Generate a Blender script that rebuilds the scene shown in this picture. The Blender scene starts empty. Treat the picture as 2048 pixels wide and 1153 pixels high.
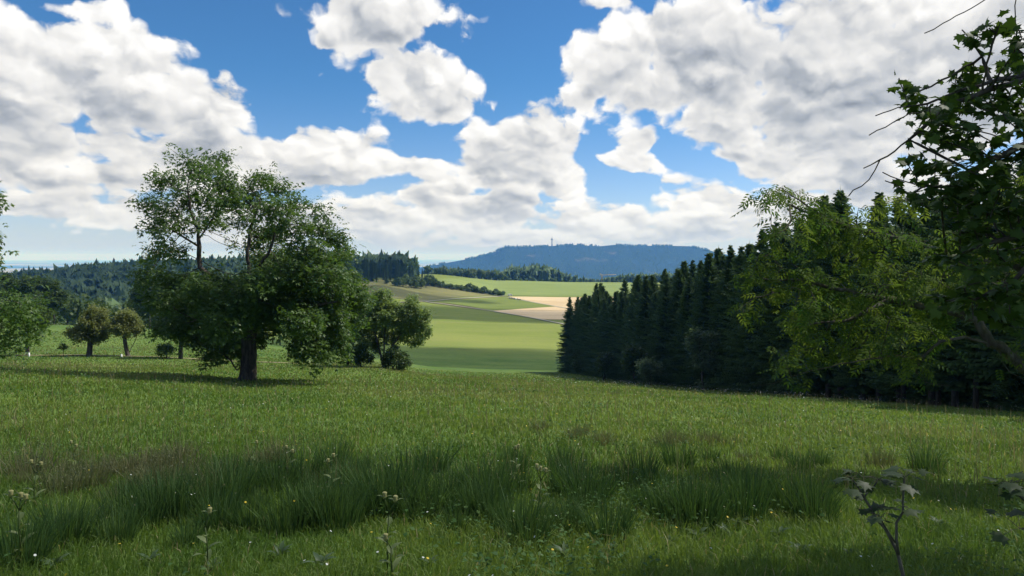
import bpy, math, random
import numpy as np
from mathutils import Vector, Matrix

rng = np.random.default_rng(7)
random.seed(7)
F = 1422.0            # focal length of the photograph in its own pixels (2048 wide)
CX, HY = 1024.0, 512.0  # column of the view axis, row of the true horizon
CAMZ = 1.65
scene = bpy.context.scene
COL = scene.collection

# ------------------------------------------------------------------ camera
cam_d = bpy.data.cameras.new("camera")
cam_d.sensor_width = 36.0
cam_d.lens = 36.0 * F / 2048.0
cam_d.shift_y = -(1153 / 2 - HY) / 2048.0
cam_d.clip_start = 0.1
cam_d.clip_end = 200000.0
cam = bpy.data.objects.new("camera", cam_d)
cam.location = (0, 0, CAMZ)
cam.rotation_euler = (math.radians(90), 0, 0)
COL.objects.link(cam)
scene.camera = cam

# ------------------------------------------------------------------ look
scene.view_settings.view_transform = 'Standard'
scene.view_settings.look = 'None'
scene.view_settings.gamma = 1.0
scene.view_settings.exposure = 0.28
scene.view_settings.use_curve_mapping = False
cy = scene.cycles
cy.use_denoising = True
try:
    cy.denoiser = 'OPENIMAGEDENOISE'
    cy.denoising_input_passes = 'RGB_ALBEDO_NORMAL'
    cy.denoising_prefilter = 'ACCURATE'
except Exception:
    pass
cy.max_bounces = 5
cy.diffuse_bounces = 2
cy.glossy_bounces = 1
cy.transmission_bounces = 3
cy.volume_bounces = 2
cy.transparent_max_bounces = 8
cy.caustics_reflective = False
cy.caustics_refractive = False

SUN_AZ, SUN_EL = 70.0, 50.0      # degrees right of the view axis, above the horizon
SUN_DIR = Vector((math.sin(math.radians(SUN_AZ)) * math.cos(math.radians(SUN_EL)),
                  math.cos(math.radians(SUN_AZ)) * math.cos(math.radians(SUN_EL)),
                  math.sin(math.radians(SUN_EL))))
sun_d = bpy.data.lights.new("sun", 'SUN')
sun_d.energy = 5.0
sun_d.angle = math.radians(0.53)
sun_d.color = (1.0, 0.95, 0.87)
sun = bpy.data.objects.new("sun", sun_d)
sun.rotation_euler = SUN_DIR.to_track_quat('Z', 'Y').to_euler()
sun.location = (0, 0, 400)
COL.objects.link(sun)


# ------------------------------------------------------------------ node helpers
class NG:
    """tiny expression builder over a node tree"""
    def __init__(self, tree):
        self.t = tree
    def n(self, typ, **kw):
        nd = self.t.nodes.new(typ)
        for k, v in kw.items():
            setattr(nd, k, v)
        return nd
    def _set(self, sock, v):
        if hasattr(v, 'is_linked') or isinstance(v, bpy.types.NodeSocket):
            self.t.links.new(v, sock)
        else:
            sock.default_value = v
    def m(self, op, a, b=None, c=None, clamp=False):
        nd = self.n('ShaderNodeMath', operation=op, use_clamp=clamp)
        self._set(nd.inputs[0], a)
        if b is not None: self._set(nd.inputs[1], b)
        if c is not None: self._set(nd.inputs[2], c)
        return nd.outputs[0]
    def v(self, op, a, b=None, c=None, out=0):
        nd = self.n('ShaderNodeVectorMath', operation=op)
        self._set(nd.inputs[0], a)
        if b is not None: self._set(nd.inputs[1], b)
        if c is not None: self._set(nd.inputs[2], c)
        return nd.outputs['Value'] if out == 'v' else nd.outputs[0]
    def ss(self, x, a, b, lo=0.0, hi=1.0):
        nd = self.n('ShaderNodeMapRange', interpolation_type='SMOOTHSTEP')
        self._set(nd.inputs[0], x)
        nd.inputs[1].default_value = a; nd.inputs[2].default_value = b
        nd.inputs[3].default_value = lo; nd.inputs[4].default_value = hi
        return nd.outputs[0]
    def noise(self, vec, scale, detail=3.0, rough=0.5, dims='3D', dist=0.0):
        nd = self.n('ShaderNodeTexNoise', noise_dimensions=dims)
        self._set(nd.inputs['Vector'], vec)
        nd.inputs['Scale'].default_value = scale
        nd.inputs['Detail'].default_value = detail
        nd.inputs['Roughness'].default_value = rough
        nd.inputs['Distortion'].default_value = dist
        return nd.outputs[0]
    def voro(self, vec, scale, detail=0.0, rough=0.5, dims='3D'):
        nd = self.n('ShaderNodeTexVoronoi', voronoi_dimensions=dims, feature='F1')
        self._set(nd.inputs['Vector'], vec)
        nd.inputs['Scale'].default_value = scale
        nd.inputs['Detail'].default_value = detail
        nd.inputs['Roughness'].default_value = rough
        return nd.outputs['Distance']
    def mix(self, fac, a, b):
        nd = self.n('ShaderNodeMix', data_type='RGBA')
        self._set(nd.inputs[0], fac)
        for i, x in ((6, a), (7, b)):
            if isinstance(x, (tuple, list)):
                nd.inputs[i].default_value = tuple(x) + (1.0,) if len(x) == 3 else x
            else:
                self.t.links.new(x, nd.inputs[i])
        return nd.outputs[2]


# ------------------------------------------------------------------ world: Nishita sky with cumulus
world = bpy.data.worlds.new("World")
scene.world = world
world.use_nodes = True
wt = world.node_tree
wt.nodes.clear()
g = NG(wt)
SKY_STRENGTH = 0.1
sky = g.n('ShaderNodeTexSky', sky_type='NISHITA')
sky.sun_disc = False
sky.sun_elevation = math.radians(SUN_EL)
sky.sun_rotation = math.radians(SUN_AZ)
sky.altitude = 900.0
sky.air_density = 1.0
sky.dust_density = 0.4
sky.ozone_density = 2.2
tc = g.n('ShaderNodeTexCoord')
D3 = g.v('NORMALIZE', tc.outputs['Generated'])
sx = g.n('ShaderNodeSeparateXYZ'); wt.links.new(D3, sx.inputs[0])
az = g.m('ARCTAN2', sx.outputs[0], sx.outputs[1])
el = g.m('ARCSINE', sx.outputs[2])
cb = g.n('ShaderNodeCombineXYZ'); wt.links.new(az, cb.inputs[0]); wt.links.new(el, cb.inputs[1])
UV = cb.outputs[0]

def px2ang(px, py):
    x = (px - CX) / F; z = (HY - py) / F
    return math.atan2(x, 1.0), math.atan2(z, math.hypot(x, 1.0))

# big masses of the cloud field seen by the camera: (px, py, rx, ry, weight)
CLOUDS = [
    (-60, 190, 260, 150, 1.1), (200, 165, 200, 125, 1.05), (410, 225, 105, 90, 1.1), (60, 275, 170, 70, 1.0), (330, 300, 240, 100, 1.0),
    (590, 325, 270, 85, 1.05), (830, 340, 150, 55, .85),
    (765, 30, 165, 105, 1.05), (660, 82, 70, 28, .7), (820, 160, 165, 85, 1.0), (890, 215, 75, 55, .9),
    (1030, 300, 140, 100, 1.15), (1105, 350, 95, 55, 1.0), (945, 340, 80, 60, .95), (995, 210, 30, 35, .4),
    (1275, 328, 105, 42, .95), (1297, 280, 52, 55, .85),
    (1235, 135, 135, 105, 1.05), (1420, 110, 230, 165, 1.1), (1680, 170, 330, 200, 1.15), (1990, 150, 260, 200, 1.1), (1170, 190, 80, 50, .9),
    (1480, 312, 125, 36, .7), (1380, 270, 70, 28, .55),
    (1430, 430, 140, 80, 1.05), (1580, 410, 110, 70, .95), (1720, 370, 160, 80, .95), (1980, 400, 240, 110, .9), (1225, 5, 150, 36, .55),
    (1180, 450, 180, 58, 1.0), (980, 440, 240, 58, 1.0), (870, 400, 110, 60, .95), (740, 430, 230, 75, .85), (1040, 400, 170, 36, .85),
    (520, 440, 300, 80, .85), (130, 410, 230, 60, .85), (40, 355, 170, 50, .8), (215, 355, 85, 60, .75), (150, 12, 150, 44, .7), (300, 420, 160, 50, .8),
    (1330, 470, 200, 40, .9), (1080, 475, 260, 36, .9), (800, 480, 260, 34, .8),
]
nw = g.n('ShaderNodeTexNoise', noise_dimensions='2D')
wt.links.new(UV, nw.inputs['Vector'])
nw.inputs['Scale'].default_value = 11.0; nw.inputs['Detail'].default_value = 3.0
UVw = g.v('ADD', UV, g.v('MULTIPLY_ADD', nw.outputs['Color'], (0.055, 0.045, 0.0), (-0.0275, -0.0225, 0.0)))

def masses(p, some):
    acc = None
    for (px, py, rx, ry, w) in some:
        u, v_ = px2ang(px, py)
        iu, iv = F / rx, F / ry
        q = g.v('MULTIPLY_ADD', p, (iu, iv, 0.0), (-u * iu, -v_ * iv, 0.0))
        s = g.m('SUBTRACT', w, g.v('LENGTH', q, out='v'))
        acc = s if acc is None else g.m('SMOOTH_MAX', acc, s, 0.22)
    return g.m('MAXIMUM', acc, -1.0)
M0 = masses(UVw, CLOUDS)
# outside the picture the same broken cumulus goes on
gen = g.m('MULTIPLY_ADD', g.noise(D3, 4.2, 2.0, 0.5), 5.5, -2.7)
gen = g.m('MINIMUM', gen, 0.9)
infr = g.m('MULTIPLY', g.ss(g.m('ABSOLUTE', az), 0.66, 0.82, 1.0, 0.0), g.ss(el, 0.37, 0.48, 1.0, 0.0))
def inout(a_, b_):
    Mx = g.n('ShaderNodeMix', data_type='FLOAT')
    wt.links.new(infr, Mx.inputs[0]); g._set(Mx.inputs[2], a_); wt.links.new(b_, Mx.inputs[3])
    return Mx.outputs[0]
M = inout(gen, M0)
# billows: rounded cells and fine noise; a second look-up towards the sun gives the relief
elp = g.m('ADD', g.m('MAXIMUM', el, 0.0), 0.22)
cpl = g.n('ShaderNodeCombineXYZ')       # the layer recedes: puffs get smaller and flatter towards the horizon
wt.links.new(az, cpl.inputs[0])
wt.links.new(g.m('MULTIPLY', g.m('LOGARITHM', elp, 2.71828), 0.56), cpl.inputs[1])
UVc = g.v('ADD', cpl.outputs[0], g.v('MULTIPLY_ADD', nw.outputs['Color'], (0.03, 0.03, 0.0), (1.3, 1.3, 0.0)))
def puffs(vec):
    nd = g.n('ShaderNodeTexVoronoi', voronoi_dimensions='2D', feature='F1')
    wt.links.new(vec, nd.inputs['Vector'])
    nd.inputs['Scale'].default_value = 12.0; nd.inputs['Detail'].default_value = 2.0
    nd.inputs['Roughness'].default_value = 0.45
    return nd.outputs['Distance']
fine = g.n('ShaderNodeTexNoise', noise_dimensions='2D')
wt.links.new(UVc, fine.inputs['Vector']); fine.inputs['Scale'].default_value = 38.0; fine.inputs['Detail'].default_value = 4.0; fine.inputs['Roughness'].default_value = 0.6
UVp = g.v('ADD', UVc, g.v('MULTIPLY_ADD', fine.outputs['Color'], (0.022, 0.022, 0.0), (-0.011, -0.011, 0.0)))
A0 = puffs(UVp); A1 = puffs(g.v('ADD', UVp, (0.005, 0.013, 0.0)))
big = g.noise(UVc, 12.0, 3.0, 0.55, '2D')
B0 = g.m('ADD', g.m('MULTIPLY_ADD', big, 1.0, g.m('MULTIPLY', A0, -0.80)), g.m('MULTIPLY_ADD', fine.outputs[0], 0.36, -0.18))
den = g.m('ADD', M, g.m('MULTIPLY_ADD', B0, 0.80, -0.12))
alpha = g.ss(den, 0.02, 0.22)
relief = g.m('SUBTRACT', A1, A0)
# cloud lying above the point shades it: grey undersides
Mup = inout(g.m('MULTIPLY', gen, 0.8), masses(g.v('ADD', UVw, (0.012, 0.050, 0.0)), [c for c in CLOUDS if c[2] * c[3] > 7500]))
thick = g.m('MULTIPLY', g.ss(Mup, -0.10, 0.8), g.ss(den, 0.05, 0.7))
lit = g.m('ADD', g.m('MULTIPLY_ADD', relief, 0.55, 0.99), g.m('MULTIPLY_ADD', A0, -0.20, 0.09))
lit = g.m('SUBTRACT', lit, g.m('MULTIPLY', thick, 0.36))
litc = g.m('MAXIMUM', g.m('MINIMUM', lit, 1.05), 0.30)
ccol = g.mix(g.ss(litc, 0.35, 0.9), (0.80, 0.87, 0.98), (1.0, 0.99, 0.97))
ccol = g.v('SCALE', ccol, None)
sc_node = ccol.node
CLOUD_GAIN = 0.84
wt.links.new(g.m('MULTIPLY', litc, CLOUD_GAIN / SKY_STRENGTH), sc_node.inputs['Scale'])
skyc = g.v('MULTIPLY', sky.outputs[0], g.mix(g.ss(el, 0.02, 0.26), (0.78, 0.86, 1.10), (0.39, 0.74, 1.00)))
alpha = g.m('MULTIPLY', alpha, 0.97)
# towards the horizon the layers of cloud close up into pale air
low = g.ss(el, -0.02, 0.085, 0.70, 0.0)
mixc = g.mix(alpha, skyc, ccol)
mixc = g.mix(low, mixc, tuple(np.array([0.46, 0.53, 0.64]) / SKY_STRENGTH))
bg = g.n('ShaderNodeBackground')
wt.links.new(mixc, bg.inputs[0]); bg.inputs[1].default_value = SKY_STRENGTH
wo = g.n('ShaderNodeOutputWorld'); wt.links.new(bg.outputs[0], wo.inputs[0])
world.cycles.sampling_method = 'NONE'


# ------------------------------------------------------------------ mesh helpers
def mesh_np(name, V, faces, mat=None, smooth=False, tint=None):
    """faces: list of (n,k) int arrays"""
    me = bpy.data.meshes.new(name)
    V = np.asarray(V, np.float32)
    if not isinstance(faces, list): faces = [faces]
    faces = [np.asarray(f, np.int32) for f in faces if len(f)]
    nl = sum(f.size for f in faces); nf = sum(len(f) for f in faces)
    me.vertices.add(len(V)); me.vertices.foreach_set('co', V.ravel())
    me.loops.add(nl); me.polygons.add(nf)
    li = np.concatenate([f.ravel() for f in faces])
    tot = np.concatenate([np.full(len(f), f.shape[1], np.int32) for f in faces])
    st = np.concatenate([[0], np.cumsum(tot)[:-1]]).astype(np.int32)
    me.loops.foreach_set('vertex_index', li)
    me.polygons.foreach_set('loop_start', st)
    me.polygons.foreach_set('loop_total', tot)
    if smooth: me.polygons.foreach_set('use_smooth', np.ones(nf, bool))
    if tint is not None:
        at = me.attributes.new('tint', 'FLOAT', 'POINT')
        at.data.foreach_set('value', np.asarray(tint, np.float32))
    me.update(calc_edges=True)
    if mat: me.materials.append(mat)
    return me

def obj(name, me, parent=None, loc=(0, 0, 0), rot=(0, 0, 0), scale=(1, 1, 1)):
    o = bpy.data.objects.new(name, me)
    COL.objects.link(o)
    o.location = loc; o.rotation_euler = rot; o.scale = scale
    if parent is not None: o.parent = parent
    return o

def tag(o, label, cat, group=None, kind=None):
    if label: o['label'] = label
    if cat: o['category'] = cat
    if group: o['group'] = group
    if kind: o['kind'] = kind
    return o

def thing(name, label, cat, loc=(0, 0, 0), rotz=0.0, scale=1.0, group=None):
    o = obj(name, None, loc=loc, rot=(0, 0, rotz), scale=(scale,) * 3)
    o.empty_display_size = 0.3
    return tag(o, label, cat, group)

def copy_tree(root, loc, rotz, scale, label=None, group=None):
    r = root.copy(); COL.objects.link(r)
    r.location = loc; r.rotation_euler = (0, 0, rotz); r.scale = scale if hasattr(scale, '__len__') else (scale,) * 3
    if label: r['label'] = label
    if group: r['group'] = group
    def kids(a, b):
        for ch in list(a.children):
            c = ch.copy(); COL.objects.link(c); c.parent = b
            kids(ch, c)
    kids(root, r)
    return r

class MB:
    """collects simple solids into one mesh"""
    def __init__(self): self.v = []; self.q = []; self.t = []; self.n = 0
    def add(self, V, Q=(), T=()):
        self.v.append(np.asarray(V, float))
        if len(Q): self.q.append(np.asarray(Q) + self.n)
        if len(T): self.t.append(np.asarray(T) + self.n)
        self.n += len(V)
    def box(self, c, s, rz=0.0, M=None):
        V = np.array([[x, y, z] for z in (-.5, .5) for x, y in ((-.5, -.5), (.5, -.5), (.5, .5), (-.5, .5))]) * s
        if M is not None: V = V @ np.array(M).T
        c_, s_ = math.cos(rz), math.sin(rz)
        V = V @ np.array([[c_, -s_, 0], [s_, c_, 0], [0, 0, 1]]).T + c
        self.add(V, [[3, 2, 1, 0], [4, 5, 6, 7], [0, 1, 5, 4], [1, 2, 6, 5], [2, 3, 7, 6], [3, 0, 4, 7]])
    def tube(self, pts, rad, k=6, cap=True):
        pts = np.asarray(pts, float); n = len(pts)
        rad = np.broadcast_to(np.asarray(rad, float), (n,))
        d = np.gradient(pts, axis=0); d /= np.linalg.norm(d, axis=1)[:, None] + 1e-9
        ref = np.array([0.31, 0.17, 0.93]) if abs(d[:, 2]).mean() < .8 else np.array([1.0, .1, .05])
        a = np.cross(d, ref); a /= np.linalg.norm(a, axis=1)[:, None]
        b = np.cross(d, a)
        th = np.arange(k) * 2 * math.pi / k
        V = (pts[:, None] + rad[:, None, None] * (np.cos(th)[None, :, None] * a[:, None] + np.sin(th)[None, :, None] * b[:, None])).reshape(-1, 3)
        Q = []
        for i in range(n - 1):
            for j in range(k):
                j2 = (j + 1) % k
                Q.append([i * k + j, i * k + j2, (i + 1) * k + j2, (i + 1) * k + j])
        T = []
        if cap:
            V = np.vstack([V, pts[:1], pts[-1:]])
            for j in range(k):
                j2 = (j + 1) % k
                T.append([n * k, j2, j]); T.append([n * k + 1, (n - 1) * k + j, (n - 1) * k + j2])
        self.add(V, Q, T)
    def lathe(self, prof, c=(0, 0, 0), k=12):
        prof = np.asarray(prof, float); n = len(prof)
        th = np.arange(k) * 2 * math.pi / k
        V = np.stack([prof[:, 0][:, None] * np.cos(th), prof[:, 0][:, None] * np.sin(th), np.broadcast_to(prof[:, 1][:, None], (n, k))], -1).reshape(-1, 3) + np.asarray(c)
        Q = [[i * k + j, i * k + (j + 1) % k, (i + 1) * k + (j + 1) % k, (i + 1) * k + j] for i in range(n - 1) for j in range(k)]
        self.add(V, Q)
    def mesh(self, name, mat, smooth=False):
        f = []
        if self.q: f.append(np.vstack(self.q))
        if self.t: f.append(np.vstack(self.t))
        return mesh_np(name, np.vstack(self.v), f, mat, smooth)

# value noise for mesh work
_P = np.random.default_rng(3).random((64, 64))
def vnoise(x, y):
    xi = np.floor(x).astype(int); yi = np.floor(y).astype(int)
    fx = x - xi; fy = y - yi
    fx = fx * fx * (3 - 2 * fx); fy = fy * fy * (3 - 2 * fy)
    a = _P[xi % 64, yi % 64]; b = _P[(xi + 1) % 64, yi % 64]
    c = _P[xi % 64, (yi + 1) % 64]; d = _P[(xi + 1) % 64, (yi + 1) % 64]
    return (a * (1 - fx) + b * fx) * (1 - fy) + (c * (1 - fx) + d * fx) * fy
def fbm(x, y, o=4):
    s = 0; a = .5
    for i in range(o):
        s = s + a * (vnoise(x * 2 ** i + 17 * i, y * 2 ** i + 5 * i) - .5); a *= .5
    return s


# ------------------------------------------------------------------ terrain
YN = np.array([0, 5, 10, 20, 45, 80, 110, 160, 195, 280, 380, 450, 540, 640, 700, 780, 1000, 1300, 2000, 3500, 6000, 12000, 60000.])
LFAR = [-160, -200, -215, -225, -330]
RFAR = [-110, -150, -170, -230, -330]
COLS = {
    -700: [0, -.7, -1.4, -2.7, -5.0, -8.8, -11, -13.6, -16, -32, -52, -60, -60, -56, -53, -50, -45, -95] + LFAR,
    0:    [0, -.7, -1.4, -2.8, -5.4, -9.9, -12.4, -14.5, -17, -32, -52, -60, -60, -56, -53, -49, -44, -90] + LFAR,
    300:  [0, -.75, -1.5, -2.9, -5.8, -10.0, -12.6, -15.3, -18, -30, -45, -52, -52, -46, -42, -36, -27, -60] + LFAR,
    500:  [0, -.75, -1.5, -2.95, -6.2, -10.5, -14, -18.5, -22, -30, -36, -38, -38, -34, -31, -28, -25, -50, -150, -220, -280, -330, -330],
    750:  [0, -.75, -1.5, -3.0, -6.5, -10.8, -15.5, -22, -26, -32.5, -35.5, -35.5, -33, -24, -21.5, -20, -24, -50] + RFAR,
    870:  [0, -.75, -1.5, -3.0, -6.6, -11.8, -17, -23.8, -27.8, -34, -37, -37.4, -37, -33.5, -29, -25, -25, -50] + RFAR,
    1000: [0, -.75, -1.5, -3.05, -6.8, -12.4, -17.3, -24.4, -28.5, -35.4, -38.4, -38.9, -39.4, -38.9, -38.2, -36.5, -33.2, -52] + RFAR,
    1150: [0, -.75, -1.5, -3.1, -7.0, -12.9, -17.8, -24.6, -29, -36.5, -39.2, -39.8, -40.3, -40.2, -40, -39, -35.4, -55] + RFAR,
    1480: [0, -.8, -1.55, -3.2, -7.3, -13.6, -19, -27, -31.5, -37.5, -40, -40.5, -41, -41, -40.5, -39.5, -37, -55] + RFAR,
    2048: [0, -.8, -1.6, -3.4, -8.0, -15, -21, -30, -35, -40, -42, -42, -42, -42, -41, -40, -38, -55] + RFAR,
    2800: [0, -.8, -1.6, -3.5, -8.4, -16, -22, -31, -36, -41, -42, -42, -42, -42, -41, -40, -38, -55] + RFAR,
}
CPX = np.array(sorted(COLS)); CA = (CPX - CX) / F
CZ = np.array([COLS[p] for p in sorted(COLS)], float)
LY = np.log(YN + 12.0)
def _tang(x, y):
    d = np.diff(y, axis=-1) / np.diff(x)
    m = np.zeros_like(y)
    m[..., 1:-1] = (d[..., :-1] * np.diff(x)[1:] + d[..., 1:] * np.diff(x)[:-1]) / (x[2:] - x[:-2])
    m[..., 0] = d[..., 0]; m[..., -1] = d[..., -1]
    return m
CMT = _tang(LY, CZ)
def ground_z(X, Y):
    X = np.asarray(X, float); Y = np.asarray(Y, float)
    Yc = np.clip(Y, 0.0, 59000.0)
    a = X / np.maximum(Yc, 6.0)
    a = np.clip(a, CA[0], CA[-1] - 1e-6)
    ly = np.log(Yc + 12.0)
    i = np.clip(np.searchsorted(LY, ly, side='right') - 1, 0, len(LY) - 2)
    h = LY[i + 1] - LY[i]; t = (ly - LY[i]) / h
    h00 = 2 * t**3 - 3 * t**2 + 1; h10 = t**3 - 2 * t**2 + t; h01 = -2 * t**3 + 3 * t**2; h11 = t**3 - t**2
    def col(j):
        return h00 * CZ[j, i] + h10 * h * CMT[j, i] + h01 * CZ[j, i + 1] + h11 * h * CMT[j, i + 1]
    j = np.clip(np.searchsorted(CA, a, side='right') - 1, 0, len(CA) - 2)
    s = (a - CA[j]) / (CA[j + 1] - CA[j]); s = s * s * (3 - 2 * s) * .6 + s * .4
    z = col(j) * (1 - s) + col(j + 1) * s
    z = np.where(Y < 0, 0.10 * -np.maximum(Y, -400), z)
    amp = np.clip(Yc / 60.0, 0.0, 1.0)
    z = z + fbm(X / 9.0 + 31, Y / 9.0 + 7, 3) * 0.30 * np.clip(1.2 - Yc / 300, 0.15, 1) + fbm(X / 60.0, Y / 60.0, 2) * 0.7 * amp
    return z
def gz(x, y): return float(ground_z(np.array([x]), np.array([y]))[0])
def at(px, Y):
    x = (px - CX) / F * Y
    return Vector((x, Y, gz(x, Y)))
def pix(px, py, Y):
    """point in space on the pixel's ray at depth Y"""
    return np.array([(px - CX) / F * Y, Y, CAMZ - (py - HY) / F * Y])
def hit(px, py, y0=3.0, y1=1400.0):
    """first ground point on the ray of a pixel"""
    Ys = np.exp(np.linspace(math.log(y0), math.log(y1), 1600))
    X = (px - CX) / F * Ys
    d = CAMZ - (py - HY) / F * Ys - ground_z(X, Ys)
    k = np.argmax(d <= 0)
    if d[k] > 0: k = len(Ys) - 1
    return X[k], Ys[k], float(ground_z(X[k:k+1], Ys[k:k+1])[0])


# ------------------------------------------------------------------ materials
def new_mat(name):
    m = bpy.data.materials.new(name); m.use_nodes = True
    m.node_tree.nodes.clear()
    return m, NG(m.node_tree)
def finish(g_, shader, disp=None):
    o = g_.n('ShaderNodeOutputMaterial'); g_.t.links.new(shader, o.inputs[0])
def principled(g_, color, rough=0.8, spec=0.2, bump=None, bstr=0.3, bdist=0.05, metallic=0.0):
    p = g_.n('ShaderNodeBsdfPrincipled')
    if isinstance(color, (tuple, list)): p.inputs['Base Color'].default_value = tuple(color) + (1,)
    else: g_.t.links.new(color, p.inputs['Base Color'])
    p.inputs['Roughness'].default_value = rough
    p.inputs['Specular IOR Level'].default_value = spec
    p.inputs['Metallic'].default_value = metallic
    if bump is not None:
        b = g_.n('ShaderNodeBump'); b.inputs['Strength'].default_value = bstr; b.inputs['Distance'].default_value = bdist
        g_.t.links.new(bump, b.inputs['Height']); g_.t.links.new(b.outputs[0], p.inputs['Normal'])
    return p.outputs[0]
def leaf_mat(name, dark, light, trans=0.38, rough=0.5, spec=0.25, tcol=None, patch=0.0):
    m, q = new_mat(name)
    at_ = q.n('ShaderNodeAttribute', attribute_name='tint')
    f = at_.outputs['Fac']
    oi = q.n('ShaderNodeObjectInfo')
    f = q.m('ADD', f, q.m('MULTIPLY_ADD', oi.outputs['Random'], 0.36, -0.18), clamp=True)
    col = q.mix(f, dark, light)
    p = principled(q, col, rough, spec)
    t = q.n('ShaderNodeBsdfTranslucent')
    tc_ = q.mix(f, tuple(min(1, c * k) for c, k in zip(dark, (1.5, 1.5, .9))), tuple(min(1, c * k) for c, k in zip(light, (1.5, 1.5, .8)))) if tcol is None else q.mix(f, tcol[0], tcol[1])
    q.t.links.new(tc_, t.inputs[0])
    ms = q.n('ShaderNodeMixShader'); ms.inputs[0].default_value = trans
    q.t.links.new(p, ms.inputs[1]); q.t.links.new(t.outputs[0], ms.inputs[2])
    finish(q, ms.outputs[0])
    return m
def plain_mat(name, color, rough=0.7, spec=0.3, var=0.15, scale=4.0, metallic=0.0):
    m, q = new_mat(name)
    geo = q.n('ShaderNodeTexCoord')
    n = q.noise(geo.outputs['Object'], scale, 4.0, 0.6)
    col = q.mix(n, tuple(c * (1 - var) for c in color), tuple(min(1, c * (1 + var)) for c in color))
    finish(q, principled(q, col, rough, spec, n, 0.2, 0.01, metallic))
    return m
def bark_mat(name, c0, c1, moss=None, scale=7.0):
    m, q = new_mat(name)
    geo = q.n('ShaderNodeTexCoord')
    p = q.v('MULTIPLY', geo.outputs['Object'], (1.0, 1.0, 0.28))
    n = q.noise(p, scale, 6.0, 0.68)
    n2 = q.noise(geo.outputs['Object'], 1.7, 3.0, 0.5)
    col = q.mix(q.ss(n, 0.35, 0.68), c0, c1)
    if moss:
        ge = q.n('ShaderNodeNewGeometry'); s = q.n('ShaderNodeSeparateXYZ'); q.t.links.new(ge.outputs['Normal'], s.inputs[0])
        up = q.m('MULTIPLY', q.ss(s.outputs[2], 0.0, 0.7), q.ss(n2, 0.42, 0.60))
        col = q.mix(up, col, moss)
    finish(q, principled(q, col, 0.9, 0.15, n, 0.9, 0.04))
    return m

# meadow ground
GRASS_A, GRASS_B, GRASS_STRAW = (0.070, 0.135, 0.026), (0.125, 0.190, 0.042), (0.20, 0.19, 0.08)
def ground_material():
    m, q = new_mat('meadow_ground')
    ge = q.n('ShaderNodeNewGeometry'); P = ge.outputs['Position']
    s = q.n('ShaderNodeSeparateXYZ'); q.t.links.new(P, s.inputs[0])
    n1 = q.noise(P, 0.045, 4.0, 0.6)
    n2 = q.noise(P, 0.9, 5.0, 0.7)
    n3 = q.noise(P, 0.006, 3.0, 0.55)
    streak = q.noise(q.v('MULTIPLY', P, (0.012, 0.10, 0.0)), 1.0, 4.0, 0.6)
    c = q.mix(q.ss(n1, 0.32, 0.68), GRASS_A, GRASS_B)
    c = q.mix(q.m('MULTIPLY', q.ss(n2, 0.5, 0.75), 0.45), c, GRASS_STRAW)
    c = q.mix(q.m('MULTIPLY', q.ss(streak, 0.5, 0.72), 0.4), c, (0.14, 0.15, 0.045))
    c = q.mix(q.m('MULTIPLY', q.ss(n2, 0.5, 0.3), 0.5), c, (0.035, 0.062, 0.016))
    # valley meadows are mown and lighter
    val = q.ss(s.outputs[1], 215, 330)
    c2 = q.mix(q.ss(n3, 0.38, 0.62), (0.150, 0.195, 0.034), (0.215, 0.245, 0.056))
    c2 = q.mix(q.m('MULTIPLY', q.ss(streak, 0.42, 0.68), 0.55), c2, (0.230, 0.235, 0.075))
    c2 = q.mix(q.m('MULTIPLY', q.ss(n2, 0.4, 0.7), 0.25), c2, (0.075, 0.115, 0.025))
    mow = q.noise(q.v('MULTIPLY', P, (0.03, 0.35, 0.0)), 1.0, 3.0, 0.6)
    c2 = q.mix(q.m('MULTIPLY', q.ss(mow, 0.45, 0.7), 0.35), c2, (0.110, 0.165, 0.030))
    c = q.mix(val, c, c2)
    # the plain far below: fields, villages and woods
    far = q.ss(s.outputs[1], 2500, 5000)
    vcell = q.n('ShaderNodeTexVoronoi', voronoi_dimensions='2D'); vcell.inputs['Scale'].default_value = 1.0
    q.t.links.new(q.v('MULTIPLY', P, (0.0009, 0.0008, 0)), vcell.inputs['Vector'])
    sc_ = q.n('ShaderNodeSeparateColor'); q.t.links.new(vcell.outputs['Color'], sc_.inputs[0])
    fld = q.mix(sc_.outputs[0], (0.10, 0.14, 0.05), (0.46, 0.40, 0.26))
    wood = q.ss(q.noise(q.v('MULTIPLY', P, (0.00022, 0.00045, 0)), 1.0, 4.0, 0.6), 0.47, 0.53)
    c3 = q.mix(wood, fld, (0.018, 0.032, 0.018))
    c = q.mix(far, c, c3)
    b = q.m('ADD', q.m('MULTIPLY', n2, 0.5), q.noise(P, 5.0, 3.0, 0.7))
    finish(q, principled(q, c, 0.95, 0.08, b, 0.8, 0.12))
    return m
MAT_GROUND = ground_material()

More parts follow.
